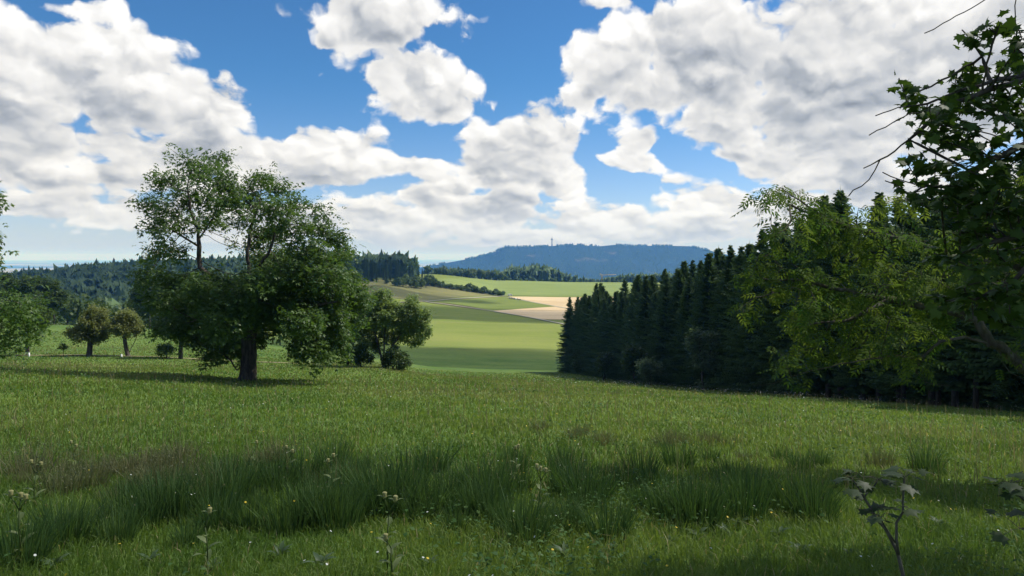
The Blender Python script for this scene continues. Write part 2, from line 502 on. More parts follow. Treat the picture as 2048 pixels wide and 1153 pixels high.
def field_material(name, ca, cb, rowdir, rows=0.25, straw=None):
    m, q = new_mat(name)
    ge = q.n('ShaderNodeNewGeometry'); P = ge.outputs['Position']
    d = q.v('DOT_PRODUCT', P, (math.cos(rowdir), math.sin(rowdir), 0), out='v')
    cbn = q.n('ShaderNodeCombineXYZ')
    q.t.links.new(q.m('MULTIPLY', d, rows), cbn.inputs[0])
    d2 = q.v('DOT_PRODUCT', P, (-math.sin(rowdir), math.cos(rowdir), 0), out='v')
    q.t.links.new(q.m('MULTIPLY', d2, rows * 0.04), cbn.inputs[1])
    n = q.noise(cbn.outputs[0], 1.0, 4.0, 0.6)
    n2 = q.noise(P, 0.02, 4.0, 0.6)
    c = q.mix(q.ss(q.m('ADD', q.m('MULTIPLY', n, .6), q.m('MULTIPLY', n2, .4)), 0.35, 0.65), ca, cb)
    finish(q, principled(q, c, 0.95, 0.08, q.noise(P, 1.5, 4.0, 0.7), 0.6, 0.15))
    return m
MAT_STUBBLE = field_material('stubble', (0.42, 0.31, 0.17), (0.58, 0.46, 0.28), 1.25, 0.35)
MAT_STUBBLE2 = field_material('stubble_mown', (0.43, 0.32, 0.18), (0.60, 0.47, 0.29), 1.45, 0.3)
MAT_OLIVE = field_material('dry_grass', (0.150, 0.155, 0.056), (0.215, 0.205, 0.082), 1.2, 0.08)
MAT_CLOVER = field_material('clover', (0.115, 0.155, 0.030), (0.165, 0.200, 0.048), 1.35, 0.12)
MAT_SOIL = field_material('bare_soil', (0.10, 0.082, 0.045), (0.15, 0.125, 0.07), 1.0, 0.3)
MAT_PASTURE = field_material('pasture', (0.155, 0.205, 0.052), (0.205, 0.250, 0.075), 1.5, 0.06)
MAT_TRACK = field_material('gravel_track', (0.26, 0.25, 0.18), (0.36, 0.34, 0.26), 0.4, 0.5)
MAT_VERGE = field_material('verge', (0.20, 0.18, 0.09), (0.32, 0.28, 0.16), 0.2, 0.5)

# ------------------------------------------------------------------ ground sheet (one sheet out to the horizon)
rad = np.concatenate([np.linspace(0.6, 6, 12), np.exp(np.linspace(math.log(6.6), math.log(1400), 240)), np.exp(np.linspace(math.log(1430), math.log(58000), 60))])
azf = np.radians(np.linspace(-48, 48, 260)); azb = np.radians(np.linspace(48, 312, 60))[1:-1]
az_all = np.concatenate([azf, azb])
R_, A_ = np.meshgrid(rad, az_all, indexing='ij')
GX = R_ * np.sin(A_); GY = R_ * np.cos(A_)
GZ_ = ground_z(GX, GY)
V = np.stack([GX, GY, GZ_], -1).reshape(-1, 3)
nr, na = R_.shape
ii, jj = np.meshgrid(np.arange(nr - 1), np.arange(na), indexing='ij')
j2 = (jj + 1) % na
Q = np.stack([ii * na + jj, (ii + 1) * na + jj, (ii + 1) * na + j2, ii * na + j2], -1).reshape(-1, 4)[:, ::-1]
V = np.vstack([V, [[0, 0, gz(0, 0.01)]]])
T = np.stack([np.arange(na), (np.arange(na) + 1) % na, np.full(na, len(V) - 1)], -1)[:, ::-1]
ground = obj('ground', mesh_np('ground', V, [Q, T], MAT_GROUND, smooth=True))
tag(ground, 'sloping green hay meadow running down into the valley', 'ground', kind='structure')

# ------------------------------------------------------------------ fields and tracks in the valley
def in_poly(x, y, poly):
    r = np.zeros(x.shape, bool); n = len(poly)
    for i in range(n):
        x0, y0 = poly[i]; x1, y1 = poly[(i + 1) % n]
        c = ((y0 > y) != (y1 > y)) & (x < (x1 - x0) * (y - y0) / (y1 - y0 + 1e-12) + x0)
        r ^= c
    return r
def field(name, pts, mat, label, lift=0.22, step=5.0):
    """pts: ground corners (x, y); draped grid with clean borders"""
    P = np.array(pts, float)
    # fan of rows between the polygon's extreme lines: subdivide each edge and triangulate by bmesh
    import bmesh
    bm = bmesh.new()
    vs = []
    n = len(P)
    for i in range(n):
        a, b = P[i], P[(i + 1) % n]
        k = max(1, int(np.linalg.norm(b - a) / step))
        for t in range(k):
            p = a + (b - a) * t / k
            vs.append(bm.verts.new((p[0], p[1], 0)))
    f = bm.faces.new(vs)
    for axis in (0, 1):
        lo, hi = P[:, axis].min(), P[:, axis].max()
        for c in np.arange(lo + step, hi, step * 2):
            no = (1, 0, 0) if axis == 0 else (0, 1, 0)
            co = (c, 0, 0) if axis == 0 else (0, c, 0)
            bmesh.ops.bisect_plane(bm, geom=bm.verts[:] + bm.edges[:] + bm.faces[:], plane_co=co, plane_no=no)
    bmesh.ops.triangulate(bm, faces=bm.faces[:])
    for v_ in bm.verts:
        v_.co.z = gz(v_.co.x, v_.co.y) + lift
    bmesh.ops.recalc_face_normals(bm, faces=bm.faces[:])
    me = bpy.data.meshes.new(name); bm.to_mesh(me); bm.free()
    if me.polygons[0].normal.z < 0: me.flip_normals()
    me.materials.append(mat)
    o = obj(name, me)
    return tag(o, label, 'field', kind='structure')
def gp(px, py):
    x, y, _ = hit(px, py, 150.0, 1250.0)
    return (x, y)
A1 = gp(1016, 594); A2 = gp(1180, 594.5); A3 = gp(1300, 596)
B1 = gp(1112, 614); B2 = gp(1180, 624); B3 = gp(1300, 640)
C0 = gp(984, 622.5); C1 = gp(1085, 640); C2 = gp(1200, 640)
field('stubble_field', [A1, A2, A3, B3, B2, B1], MAT_STUBBLE, 'pale harvested stubble field beyond the hay bales')
field('stubble_field', [C0, B1, B2, B3, C2, C1], MAT_STUBBLE2, 'pale harvested stubble field below the clover triangle')
field('clover_field', [gp(885, 606), gp(995, 596.5), gp(1014, 596), B1, C0, gp(940, 614)], MAT_CLOVER, 'bright green clover triangle between two farm tracks', 0.3)
field('bare_strip', [gp(850, 604.5), gp(882, 607), gp(940, 615), C0, gp(960, 620.5)], MAT_SOIL, 'narrow brown bare strip beside the farm track', 0.34)
field('dry_pasture', [gp(690, 566), gp(812, 563), gp(1000, 591), gp(840, 602.5), gp(690, 602)], MAT_OLIVE, 'olive brown dry pasture below the spruce hill')
field('upper_pasture', [gp(850, 562.5), gp(930, 557.5), gp(1010, 560.5), gp(1100, 564), gp(1300, 568), gp(1300, 592), gp(1180, 592), gp(1016, 591.5), gp(930, 580)], MAT_PASTURE, 'light green pasture on the far rise above the hedge', 0.2)

def ribbon(name, pts, width, mat, label, lift=0.4, step=4.0):
    P = [np.array(p, float) for p in pts]
    L = []
    for a, b in zip(P[:-1], P[1:]):
        k = max(1, int(np.linalg.norm(b - a) / step))
        for t in range(k): L.append(a + (b - a) * t / k)
    L.append(P[-1]); L = np.array(L)
    for _ in range(3): L[1:-1] = (L[:-2] + 2 * L[1:-1] + L[2:]) / 4
    d = np.gradient(L, axis=0); d /= np.linalg.norm(d, axis=1)[:, None]
    nrm = np.stack([-d[:, 1], d[:, 0]], -1)
    rows = []
    for s in (-.5, -.17, .17, .5):
        w = width * (1 + .25 * (vnoise(L[:, 0] / 6, L[:, 1] / 6) - .5))
        p = L + nrm * s * w[:, None]
        rows.append(np.column_stack([p, ground_z(p[:, 0], p[:, 1]) + lift]))
    V_ = np.stack(rows, 1).reshape(-1, 3); n = len(L)
    i, j = np.meshgrid(np.arange(n - 1), np.arange(3), indexing='ij')
    Q_ = np.stack([i * 4 + j, (i + 1) * 4 + j, (i + 1) * 4 + j + 1, i * 4 + j + 1], -1).reshape(-1, 4)[:, ::-1]
    return tag(obj(name, mesh_np(name, V_, Q_, mat, True)), label, 'path', kind='structure')
ribbon('farm_track', [gp(800, 606), gp(850, 603.5), gp(885, 601), gp(940, 597), gp(1000, 593.5), gp(1016, 593)], 3.4, MAT_TRACK, 'pale gravel farm track climbing to the end of the hedge')
ribbon('farm_track', [gp(850, 604), gp(940, 616.5), gp(984, 623), gp(1085, 641), gp(1130, 650), gp(1190, 662)], 2.4, MAT_TRACK, 'pale farm track along the lower stubble field')
ribbon('farm_track', [gp(1014, 596), gp(1045, 601.5), gp(1112, 614), gp(1180, 625.5)], 2.6, MAT_TRACK, 'dusty strip dividing the two stubble fields')
LP = [tuple(at(p, 88)[:2]) for p in (-300, -100, 60, 180, 300, 420, 560, 640)]
ribbon('orchard_path', LP, 1.6, MAT_VERGE, 'worn dry path running past the orchard trees', 0.06, 1.5)

# ------------------------------------------------------------------ vegetation library
MAT_ASH = leaf_mat('ash_leaf', (0.032, 0.076, 0.018), (0.098, 0.160, 0.034), 0.38)
MAT_ASH_NEAR = leaf_mat('ash_leaf_near', (0.042, 0.095, 0.018), (0.120, 0.175, 0.030), 0.45, rough=.7, spec=.08, tcol=((0.055, 0.135, 0.016), (0.21, 0.27, 0.03)))
MAT_MAPLE = leaf_mat('maple_leaf', (0.028, 0.060, 0.014), (0.065, 0.112, 0.022), 0.30, rough=0.55, spec=0.15)
MAT_APPLE = leaf_mat('apple_leaf', (0.120, 0.155, 0.050), (0.230, 0.240, 0.095), 0.48)
MAT_DECID = leaf_mat('bright_leaf', (0.055, 0.100, 0.024), (0.150, 0.205, 0.050), 0.38)
MAT_DARKLEAF = leaf_mat('dark_leaf', (0.034, 0.066, 0.018), (0.085, 0.130, 0.032), 0.34)
MAT_WALNUT = leaf_mat('walnut_leaf', (0.085, 0.145, 0.044), (0.195, 0.260, 0.090), 0.45)
MAT_WILLOW = leaf_mat('willow_leaf', (0.080, 0.125, 0.060), (0.165, 0.215, 0.115), 0.38)
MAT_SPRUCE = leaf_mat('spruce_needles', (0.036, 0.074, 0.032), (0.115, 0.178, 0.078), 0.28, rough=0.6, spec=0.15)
MAT_BARK = bark_mat('dark_bark', (0.040, 0.034, 0.028), (0.110, 0.095, 0.080))
MAT_BARK_ASH = bark_mat('ash_bark', (0.055, 0.048, 0.040), (0.150, 0.140, 0.120), moss=(0.060, 0.065, 0.022))
MAT_BARK_SPRUCE = bark_mat('spruce_bark', (0.060, 0.050, 0.042), (0.140, 0.120, 0.105))

def diamond_leaf(n=1):
    """one leaf, folded along its midrib; y is its axis, length 1"""
    V = np.array([[0, 0, 0], [-.30, .42, .06], [.30, .42, .06], [0, 1, -.10]])
    T = np.array([[0, 2, 1], [1, 2, 3]])
    return V, T
def compound_leaf(pairs=3, drop=0.16, w=0.16, ll=0.44):
    """pinnate leaf of length 1"""
    V = []; T = []
    def leaflet(base, ang, l):
        d = np.array([math.sin(ang), math.cos(ang), -0.18]); d /= np.linalg.norm(d)
        s = np.array([math.cos(ang), -math.sin(ang), 0.12])
        k = len(V)
        V.extend([base, base + d * l * .45 - s * w * .5, base + d * l * .45 + s * w * .5, base + d * l + np.array([0, 0, -.05])])
        T.extend([[k, k + 2, k + 1], [k + 1, k + 2, k + 3]])
    for i in range(pairs):
        t = 0.22 + 0.56 * i / max(1, pairs - 1)
        b = np.array([0, t, -drop * t * t])
        leaflet(b, 1.0, ll); leaflet(b, -1.0, ll)
    leaflet(np.array([0, .8, -drop * .64]), 0.0, ll)
    return np.array(V), np.array(T)
def maple_leaf():
    """five lobed leaf of width about 1 with its stalk"""
    pts = [(0, 0), (.16, -.06), (.36, -.10), (.30, .08), (.56, .18), (.42, .28), (.50, .50), (.24, .42), (.14, .60), (.08, .64), (0, .92)]
    L = [(-x, y) for x, y in pts[1:-1]][::-1]
    ring = pts + L
    V = [(0, .22, .03)] + [(x, y, -.10 * abs(x) - .10 * max(0, y - .3) - .12 * x * x) for x, y in ring]
    n = len(ring)
    T = [[0, 1 + i, 1 + (i + 1) % n] for i in range(n)]
    k = len(V)
    V += [(-.012, 0, 0), (.012, 0, 0), (.0, -.55, .10)]
    T += [[k, k + 1, k + 2]]
    return np.array(V, float), np.array(T)

def orient(axis, up):
    """frames with y along axis and z near up: (n,3,3) columns x,y,z"""
    y = axis / (np.linalg.norm(axis, axis=1)[:, None] + 1e-9)
    x = np.cross(y, up); x /= np.linalg.norm(x, axis=1)[:, None] + 1e-9
    z = np.cross(x, y)
    return np.stack([x, y, z], -1)
def scatter_mesh(tmpl, pos, R, scale):
    V0, T0 = tmpl
    n, k = len(pos), len(V0)
    V_ = np.einsum('nij,kj->nki', R, V0) * np.reshape(scale, (n, 1, 1) if np.ndim(scale) == 1 else (1, 1, 1)) + pos[:, None]
    T_ = T0[None] + (np.arange(n) * k)[:, None, None]
    return V_.reshape(-1, 3), T_.reshape(-1, T0.shape[1])
def unit(n, r):
    v_ = r.normal(size=(n, 3)); return v_ / np.linalg.norm(v_, axis=1)[:, None]

def colonize(attr, seeds, step, kill, infl, iters=120, grav=0.0, r=None):
    """space colonisation; seeds = list of polylines (first one from the root; each later one starts near an existing node)"""
    P = []; par = []
    def near(p):
        d = np.linalg.norm(np.array(P) - p, axis=1); return int(d.argmin())
    for pl in seeds:
        pl = [np.asarray(p, float) for p in pl]
        prev = -1
        if P: prev = near(pl[0])
        else:
            P.append(pl[0]); par.append(-1); prev = 0
        last = P[prev]
        for p in pl[1:]:
            L = np.linalg.norm(p - last); k = max(1, int(round(L / step)))
            for t in range(1, k + 1):
                q = last + (p - last) * t / k
                if 0 < t < k: q = q + (r.normal(size=3) * step * .07)
                P.append(q); par.append(prev); prev = len(P) - 1
            last = p
    P = np.array(P); par = list(par)
    colonize.n_seed = len(P)
    A = attr.copy()
    near_i = np.zeros(len(A), int); near_d = np.full(len(A), 1e9)
    def upd(i0):
        nonlocal near_i, near_d
        for c in range(i0, len(P), 400):
            blk = P[c:c + 400]
            d = np.linalg.norm(A[:, None] - blk[None], axis=2)
            k = d.argmin(1); dm = d[np.arange(len(A)), k]
            b = dm < near_d
            near_d[b] = dm[b]; near_i[b] = k[b] + c
    upd(0)
    for it in range(iters):
        keep = near_d > kill
        A = A[keep]; near_i = near_i[keep]; near_d = near_d[keep]
        if len(A) == 0: break
        m = near_d < infl
        if not m.any():
            infl *= 1.5; continue
        dirs = A[m] - P[near_i[m]]; dirs /= np.linalg.norm(dirs, axis=1)[:, None]
        acc = np.zeros_like(P); np.add.at(acc, near_i[m], dirs)
        idx = np.unique(near_i[m])
        d = acc[idx] + r.normal(size=(len(idx), 3)) * .18; d[:, 2] -= grav
        d /= np.linalg.norm(d, axis=1)[:, None] + 1e-9
        new = P[idx] + d * step
        i0 = len(P)
        P = np.vstack([P, new]); par.extend(idx.tolist())
        upd(i0)
        if len(P) > 14000: break
    return P, np.array(par)

def branch_mesh(P, par, base_r, tip_r, flare=0.0, sides=(9, 6, 4, 3), knot=0.0, r=None):
    n = len(P)
    kids = [[] for _ in range(n)]
    for i in range(1, n): kids[par[i]].append(i)
    cnt = np.zeros(n)
    for i in range(n - 1, -1, -1):
        cnt[i] = max(1.0, cnt[i])
        if par[i] >= 0: cnt[par[i]] += cnt[i]
    p_ = math.log(base_r / tip_r) / math.log(max(2.0, cnt[0]))
    R = tip_r * cnt ** p_
    if flare:
        h = P[:, 2] - P[0, 2]
        R = R * (1 + flare * np.exp(-h / (base_r * 1.4)) * (R > base_r * .55))
    main = np.full(n, -1)
    for i in range(n):
        if kids[i]: main[i] = max(kids[i], key=lambda k: cnt[k])
    D = np.zeros((n, 3))
    for i in range(n):
        d = np.zeros(3)
        if par[i] >= 0: d += P[i] - P[par[i]]
        if main[i] >= 0: d += P[main[i]] - P[i]
        D[i] = d
    D /= np.linalg.norm(D, axis=1)[:, None] + 1e-9
    Vs = []; Qs = []; off = 0; Ls = []
    e = np.arange(1, n); pr = par[1:]
    ismain = main[pr] == e
    rc = R[e]; rp = np.where(ismain, R[pr], np.minimum(R[pr] * .8, rc * 1.25))
    dc = D[e]; dp = np.where(ismain[:, None], D[pr], dc)
    lv = np.where(rc > base_r * .35, 0, np.where(rc > base_r * .12, 1, np.where(rc > base_r * .05, 2, 3)))
    ref = np.array([0.23, 0.91, 0.34])
    for l, k in enumerate(sides):
        s = np.where(lv == l)[0]
        if not len(s): continue
        th = np.arange(k) * 2 * math.pi / k
        def ring(c, d, rr):
            a = np.cross(d, ref); a /= np.linalg.norm(a, axis=1)[:, None] + 1e-9
            b = np.cross(d, a)
            w = np.ones((len(c), k))
            if knot and l == 0: w = 1 + knot * (vnoise(c[:, 2][:, None] * 1.3 + 9, np.arange(k)[None] * 1.7) - .5)
            return c[:, None] + (rr[:, None] * w)[:, :, None] * (np.cos(th)[None, :, None] * a[:, None] + np.sin(th)[None, :, None] * b[:, None])
        r0 = ring(P[pr[s]], dp[s], rp[s]); r1 = ring(P[e[s]], dc[s], rc[s])
        m = len(s)
        Vs.append(np.concatenate([r0, r1], 1).reshape(-1, 3))
        j = np.arange(k); j2 = (j + 1) % k
        q = np.stack([j, j2, k + j2, k + j], -1)
        Qs.append((q[None] + (np.arange(m) * 2 * k)[:, None, None] + off).reshape(-1, 4))
        off += m * 2 * k; Ls.append(np.full(m * k, l))
    return np.vstack(Vs), np.vstack(Qs), np.concatenate(Ls), cnt, R

def wood_parts(t, V_, Q_, lv, mat):
    """the stem as the trunk, everything thinner as its branches"""
    tr_ = None
    for nm, m_ in (('trunk', lv == 0), ('branches', lv > 0)):
        if not m_.any(): continue
        u, inv = np.unique(Q_[m_], return_inverse=True)
        o = obj(nm, mesh_np(nm, V_[u], inv.reshape(-1, 4), mat, True), tr_ or t)
        if nm == 'branches': o['kind'] = 'stuff'
        else: tr_ = o
    return tr_

def twig_leaves(P, par, cnt, per, size, r, maxcnt=4, droop=0.3, spread=0.6, szvar=0.35, upn=0.8, bare=0):
    """leaf positions, frames and sizes along the outer twigs"""
    s = np.where((cnt <= maxcnt) & (par >= 0) & (np.arange(len(P)) >= bare))[0]
    s = np.repeat(s, per)
    t = r.random(len(s))
    base = P[par[s]] + (P[s] - P[par[s]]) * t[:, None] + r.normal(size=(len(s), 3)) * spread * size
    td = P[s] - P[par[s]]; td /= np.linalg.norm(td, axis=1)[:, None] + 1e-9
    ax = td * .5 + unit(len(s), r) * .9
    ax[:, 2] = ax[:, 2] * .55 - droop
    up = np.array([0, 0, 1.0]) * upn + unit(len(s), r) * .55
    Rm = orient(ax, up)
    sc_ = size * (1 - szvar + 2 * szvar * r.random(len(s)))
    return base, Rm, sc_

def clumps_to_attr(cl, Y0, depth, n_per, r, flat=0.62, origin=None):
    """cl: (px,py,r_px[,depth shift]) in photo pixels at distance Y0 -> attractor points"""
    pts = []
    for c in cl:
        px, py, rp = c[:3]
        dy = c[3] if len(c) > 3 else r.uniform(-depth, depth)
        Y = Y0 + dy
        ctr = pix(px, py, Y); rr = rp / F * Y
        n = max(4, int(n_per * (rr ** 2)))
        u = unit(n, r) * (r.random(n) ** (1 / 2.2))[:, None]
        pts.append(ctr + u * rr * np.array([1, 1, flat]))
    A = np.vstack(pts)
    return A if origin is None else A - np.asarray(origin)

def finish_tree(name, label, cat, loc, P, par, leafT, leafM, barkM, base_r, tip_r, per, lsize, r, group=None, flare=.35, maxcnt=4,
                droop=.3, tint_fn=None, sides=(9, 6, 4, 3), knot=0.0, spread=.8, rotz=0.0, thin_fn=None):
    t = thing(name, label, cat, loc, rotz, group=group)
    V_, Q_, lv, cnt, R = branch_mesh(P, par, base_r, tip_r, flare, sides, knot, r)
    wood_parts(t, V_, Q_, lv, barkM)
    b, Rm, sc_ = twig_leaves(P, par, cnt, per, lsize, r, maxcnt, droop, spread)
    if thin_fn is not None:
        kp = r.random(len(b)) < thin_fn(b); b, Rm, sc_ = b[kp], Rm[kp], sc_[kp]
    LV, LT = scatter_mesh(leafT, b, Rm, sc_)
    tn = np.clip(r.random(len(b)) * .7 + .3 * (vnoise(b[:, 0] * .8 + 40, b[:, 2] * .8 + b[:, 1] * .5 + 40)), 0, 1)
    if tint_fn is not None: tn = tint_fn(b, tn)
    cr = obj('crown', mesh_np('crown', LV, LT, leafM, False, np.repeat(tn, len(leafT[0]))), t)
    cr['kind'] = 'stuff'
    return t, cnt

def generic_attr(r, H, W, z0, n, lobes=7, flat=.75):
    """attractors of a free-standing crown: a few uneven lobes"""
    pts = []
    for k in range(lobes):
        a = r.uniform(0, 2 * math.pi); q = r.uniform(.15, .62) * W
        c = np.array([math.cos(a) * q, math.sin(a) * q, z0 + (H - z0) * r.uniform(.25, .78)])
        rr = W * r.uniform(.34, .55)
        m = n // lobes
        u = unit(m, r) * (r.random(m) ** (1 / 2.4))[:, None]
        p = c + u * rr * np.array([1, 1, flat])
        pts.append(p)
    A = np.vstack(pts); A = A[(A[:, 2] > z0 * .8) & (A[:, 2] < H)]
    return A

LEAF1 = diamond_leaf()
COMP = compound_leaf(2, .16, .23, .50)
def broadleaf(name, label, cat, loc, H, W, z0, r, leafM, base_r, n=420, per=26, lsize=.22, group=None, barkM=None, leafT=None, lean=(0, 0), lobes=8, forks=1, maxcnt=4, step=.4, droop=.2, flat=.75):
    A = generic_attr(r, H, W, z0, n, lobes, flat)
    seeds = []
    top = np.array([lean[0], lean[1], z0 + (H - z0) * .25])
    seeds.append([np.array([0, 0, -.15]), np.array([lean[0] * .3, lean[1] * .3, z0 * .5]), top])
    for k in range(forks - 1):
        a = r.uniform(0, 6.28)
        seeds.append([np.array([0, 0, z0 * .25]), np.array([math.cos(a) * W * .25, math.sin(a) * W * .25, z0 * 1.15])])
    P, par = colonize(A, seeds, step, step * .9, step * 7, 90, .02, r)
    return finish_tree(name, label, cat, loc, P, par, leafT or LEAF1, leafM, barkM or MAT_BARK, base_r, .012, per, lsize, r, group, maxcnt=maxcnt, droop=droop)[0]

# ---- spruce templates
def spruce_mesh(r, H=18.0, Lmax=3.1, z0=0.3, whorl=.46, nb=7, npos=11, twig=.62, droop=.34):
    V_ = []; T_ = []; tn = []
    z = z0
    k = 0
    while z < H - .25:
        u = (z - z0) / (H - z0)
        L = Lmax * ((1 - u) ** .76) * (.74 + .26 * min(1, (u + .05) / .12)) + .12
        n = nb if u < .8 else 6
        a0 = r.uniform(0, 6.28)
        for b in range(n):
            a = a0 + b * 6.283 / n + r.normal() * .16
            Lb = L * r.uniform(.50, 1.22) * (1.25 if r.random() < .12 else 1)
            zb = z + r.normal() * .12
            d = np.array([math.cos(a), math.sin(a)]); s = np.array([-d[1], d[0]])
            up0 = .34 * u * u - droop * (1 - u)
            npz = max(3, int(npos * (.35 + .65 * Lb / Lmax)))
            br_t = r.random()
            for i in range(npz):
                t = (i + .6) / npz
                zz = zb + Lb * (up0 * t + .22 * (1 - u) * t * t)
                c = np.array([d[0] * Lb * t, d[1] * Lb * t, zz])
                tl = twig * (.35 + .65 * (1 - t)) * min(1.0, .35 + Lb / Lmax) * r.uniform(.75, 1.25)
                for sd in (-1, 1):
                    tip = c + np.array([*(s * sd * tl * .8 + d * tl * .55), -tl * r.uniform(.22, .62)])
                    w = tl * .40
                    q = len(V_)
                    V_.extend([c - np.array([*(d * w), .02]), c + np.array([*(d * w), .0]), tip, c + np.array([*(d * .1 * w), -tl * .5])])
                    T_.extend([[q, q + 1, q + 2], [q, q + 2, q + 3]])
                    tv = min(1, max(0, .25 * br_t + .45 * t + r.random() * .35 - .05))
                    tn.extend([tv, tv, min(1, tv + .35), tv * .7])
            q = len(V_)
            e = np.array([d[0] * Lb * 1.06, d[1] * Lb * 1.06, zb + Lb * (up0 + .22 * (1 - u)) + .05])
            o = np.array([0, 0, zb]); m_ = (o + e) / 2; m_[2] = zb + Lb * (up0 * .5 + .055 * (1 - u))
            wv_ = np.array([*(s * .07), 0])
            V_.extend([m_ - wv_, m_ + wv_, e]); T_.append([q, q + 1, q + 2]); tn.extend([.8] * 3)
        z += whorl * (.75 + .5 * r.random()) * (1 - .6 * u)
        k += 1
    # leading shoot
    q = len(V_)
    for j in range(3):
        a = j * 2.09
        V_.append(np.array([math.cos(a) * .05, math.sin(a) * .05, H - .8]))
    V_.append(np.array([0, 0, H + .35])); tn.extend([.7] * 4)
    T_.extend([[q, q + 1, q + 3], [q + 1, q + 2, q + 3], [q + 2, q, q + 3]])
    return np.array(V_), np.array(T_), np.array(tn)
def spruce_thing(r, H, label, group, Lmax, z0, **kw):
    t = thing('spruce_tree', label, 'tree', group=group)
    m = MB(); m.tube([(0, 0, -.4), (0, 0, H * .3), (0, 0, H * .65), (0, 0, H * .97)], [.27, .19, .11, .02], 7)
    obj('trunk', m.mesh('trunk', MAT_BARK_SPRUCE, True), t)
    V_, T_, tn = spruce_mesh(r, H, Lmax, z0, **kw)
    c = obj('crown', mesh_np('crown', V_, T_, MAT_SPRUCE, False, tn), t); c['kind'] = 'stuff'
    return t

# cheap trees for woods that read as one mass: V, T, tint
def low_spruce(r, H=20.0, W=3.0, lay=7, k=9):
    V_ = []; T_ = []; tn = []
    for i in range(lay):
        u = i / lay
        zb = H * (.05 + .9 * u); rr = W * (1 - u) ** .85 + .25; zt = min(H, zb + H * .24)
        q = len(V_)
        V_.append((0, 0, zt)); tn.append(.55)
        for j in range(k):
            a = (j + .5 * (i % 2) + r.normal() * .15) * 6.283 / k
            f = r.uniform(.72, 1.2) * (1.0 if j % 2 else .62)
            V_.append((math.cos(a) * rr * f, math.sin(a) * rr * f, zb - rr * .25 * f + r.normal() * .2)); tn.append(r.uniform(0, .9))
        for j in range(k): T_.append([q, q + 1 + j, q + 1 + (j + 1) % k])
    return np.array(V_), np.array(T_), np.array(tn)
def low_broad(r, H=14.0, W=5.0, n=110, s=1.1):
    c = unit(n, r) * (.55 + .45 * r.random(n))[:, None]
    lob = np.array([[r.normal() * .35, r.normal() * .35, r.normal() * .3] for _ in range(5)])
    c = c * .62 + lob[r.integers(0, 5, n)]
    pos = c * np.array([W, W, H * .44]) + np.array([0, 0, H * .56])
    pos[:, 2] = np.maximum(pos[:, 2], .4)
    ax = unit(n, r); ax[:, 2] *= .5
    Rm = orient(ax, c + unit(n, r) * .4)
    V0 = np.array([[-.8, -.5, 0], [.8, -.6, 0], [.9, .5, -.15], [-.2, .9, .1], [-.95, .4, -.2], [0, 0, .25]])
    T0 = np.array([[5, 0, 1], [5, 1, 2], [5, 2, 3], [5, 3, 4], [5, 4, 0]])
    V_, T_ = scatter_mesh((V0, T0), pos, Rm, s * (.7 + .6 * r.random(n)))
    return V_, T_, np.repeat(r.random(n), 6)
def wood_mass(name, label, pts, tmpls, hs, mat, r, cat='wood'):
    """one mass of far trees; pts (n,3)"""
    Vs = []; Ts = []; tn = []; off = 0
    ch = r.integers(0, len(tmpls), len(pts))
    for k, (V0, T0, t0) in enumerate(tmpls):
        p = pts[ch == k]; h = hs[ch == k]
        if not len(p): continue
        a = r.uniform(0, 6.28, len(p)); ca, sa = np.cos(a), np.sin(a)
        Rm = np.zeros((len(p), 3, 3)); Rm[:, 0, 0] = ca; Rm[:, 0, 1] = -sa; Rm[:, 1, 0] = sa; Rm[:, 1, 1] = ca; Rm[:, 2, 2] = 1
        V_, T_ = scatter_mesh((V0, T0), p, Rm, h)
        Vs.append(V_); Ts.append(T_ + off); off += len(V_)
        tn.append((np.tile(t0, len(p)).reshape(len(p), -1) * .6 + r.random(len(p))[:, None] * .4).ravel())
    o = obj(name, mesh_np(name, np.vstack(Vs), np.vstack(Ts), mat, False, np.concatenate(tn)))
    return tag(o, label, cat, kind='stuff')

# ------------------------------------------------------------------ far table mountain with its wood and radio tower
SKYL = [(700, 560), (800, 545), (850, 535), (900, 525), (950, 516), (980, 508.5), (998, 500), (1012, 495), (1060, 493.5), (1104, 492.5), (1150, 490.5),
        (1200, 493), (1230, 490), (1260, 492), (1330, 492), (1380, 493), (1410, 499), (1440, 507), (1500, 518), (1600, 530), (1800, 550), (2100, 580)]
YM = 6000.0
def mesa_z(px, s):
    """s 0 foot .. 1 rim .. 2 back"""
    top = CAMZ - (np.interp(px, *zip(*SKYL)) - HY) / F * YM
    foot = -180.0
    t = np.clip(s, 0, 1)
    prof = t ** 1.25 * .80 + .20 * np.clip((t - .75) / .25, 0, 1)
    z = foot + (top - foot) * prof
    return np.where(s > 1, top - (s - 1) * 18, z)
pxs = np.linspace(690, 2100, 420); ss = np.concatenate([np.linspace(0, 1, 40), np.linspace(1.03, 2, 10)])
PX, S_ = np.meshgrid(pxs, ss, indexing='ij')
MY = YM - 1500 * (1 - np.clip(S_, 0, 1)) + 1500 * np.clip(S_ - 1, 0, 1) + fbm(PX / 45, S_ * 2.0, 3) * 420 * np.clip(1 - S_, 0, 1)
MX = (PX - CX) / F * (YM + (MY - YM) * .6)
MZ = mesa_z(PX, S_) + fbm(PX / 12, S_ * 9, 4) * 26 * np.clip(1.0 - S_, 0, 1)
mm, q = new_mat('far_slope')
ge = q.n('ShaderNodeNewGeometry')
nz = q.noise(ge.outputs['Position'], 0.0035, 4.0, 0.6)
finish(q, principled(q, q.mix(q.ss(nz, .60, .70), (0.020, 0.034, 0.018), (0.10, 0.10, 0.07)), 0.95, 0.05))
nu, ns = PX.shape
i, j = np.meshgrid(np.arange(nu - 1), np.arange(ns - 1), indexing='ij')
Q = np.stack([i * ns + j, (i + 1) * ns + j, (i + 1) * ns + j + 1, i * ns + j + 1], -1).reshape(-1, 4)
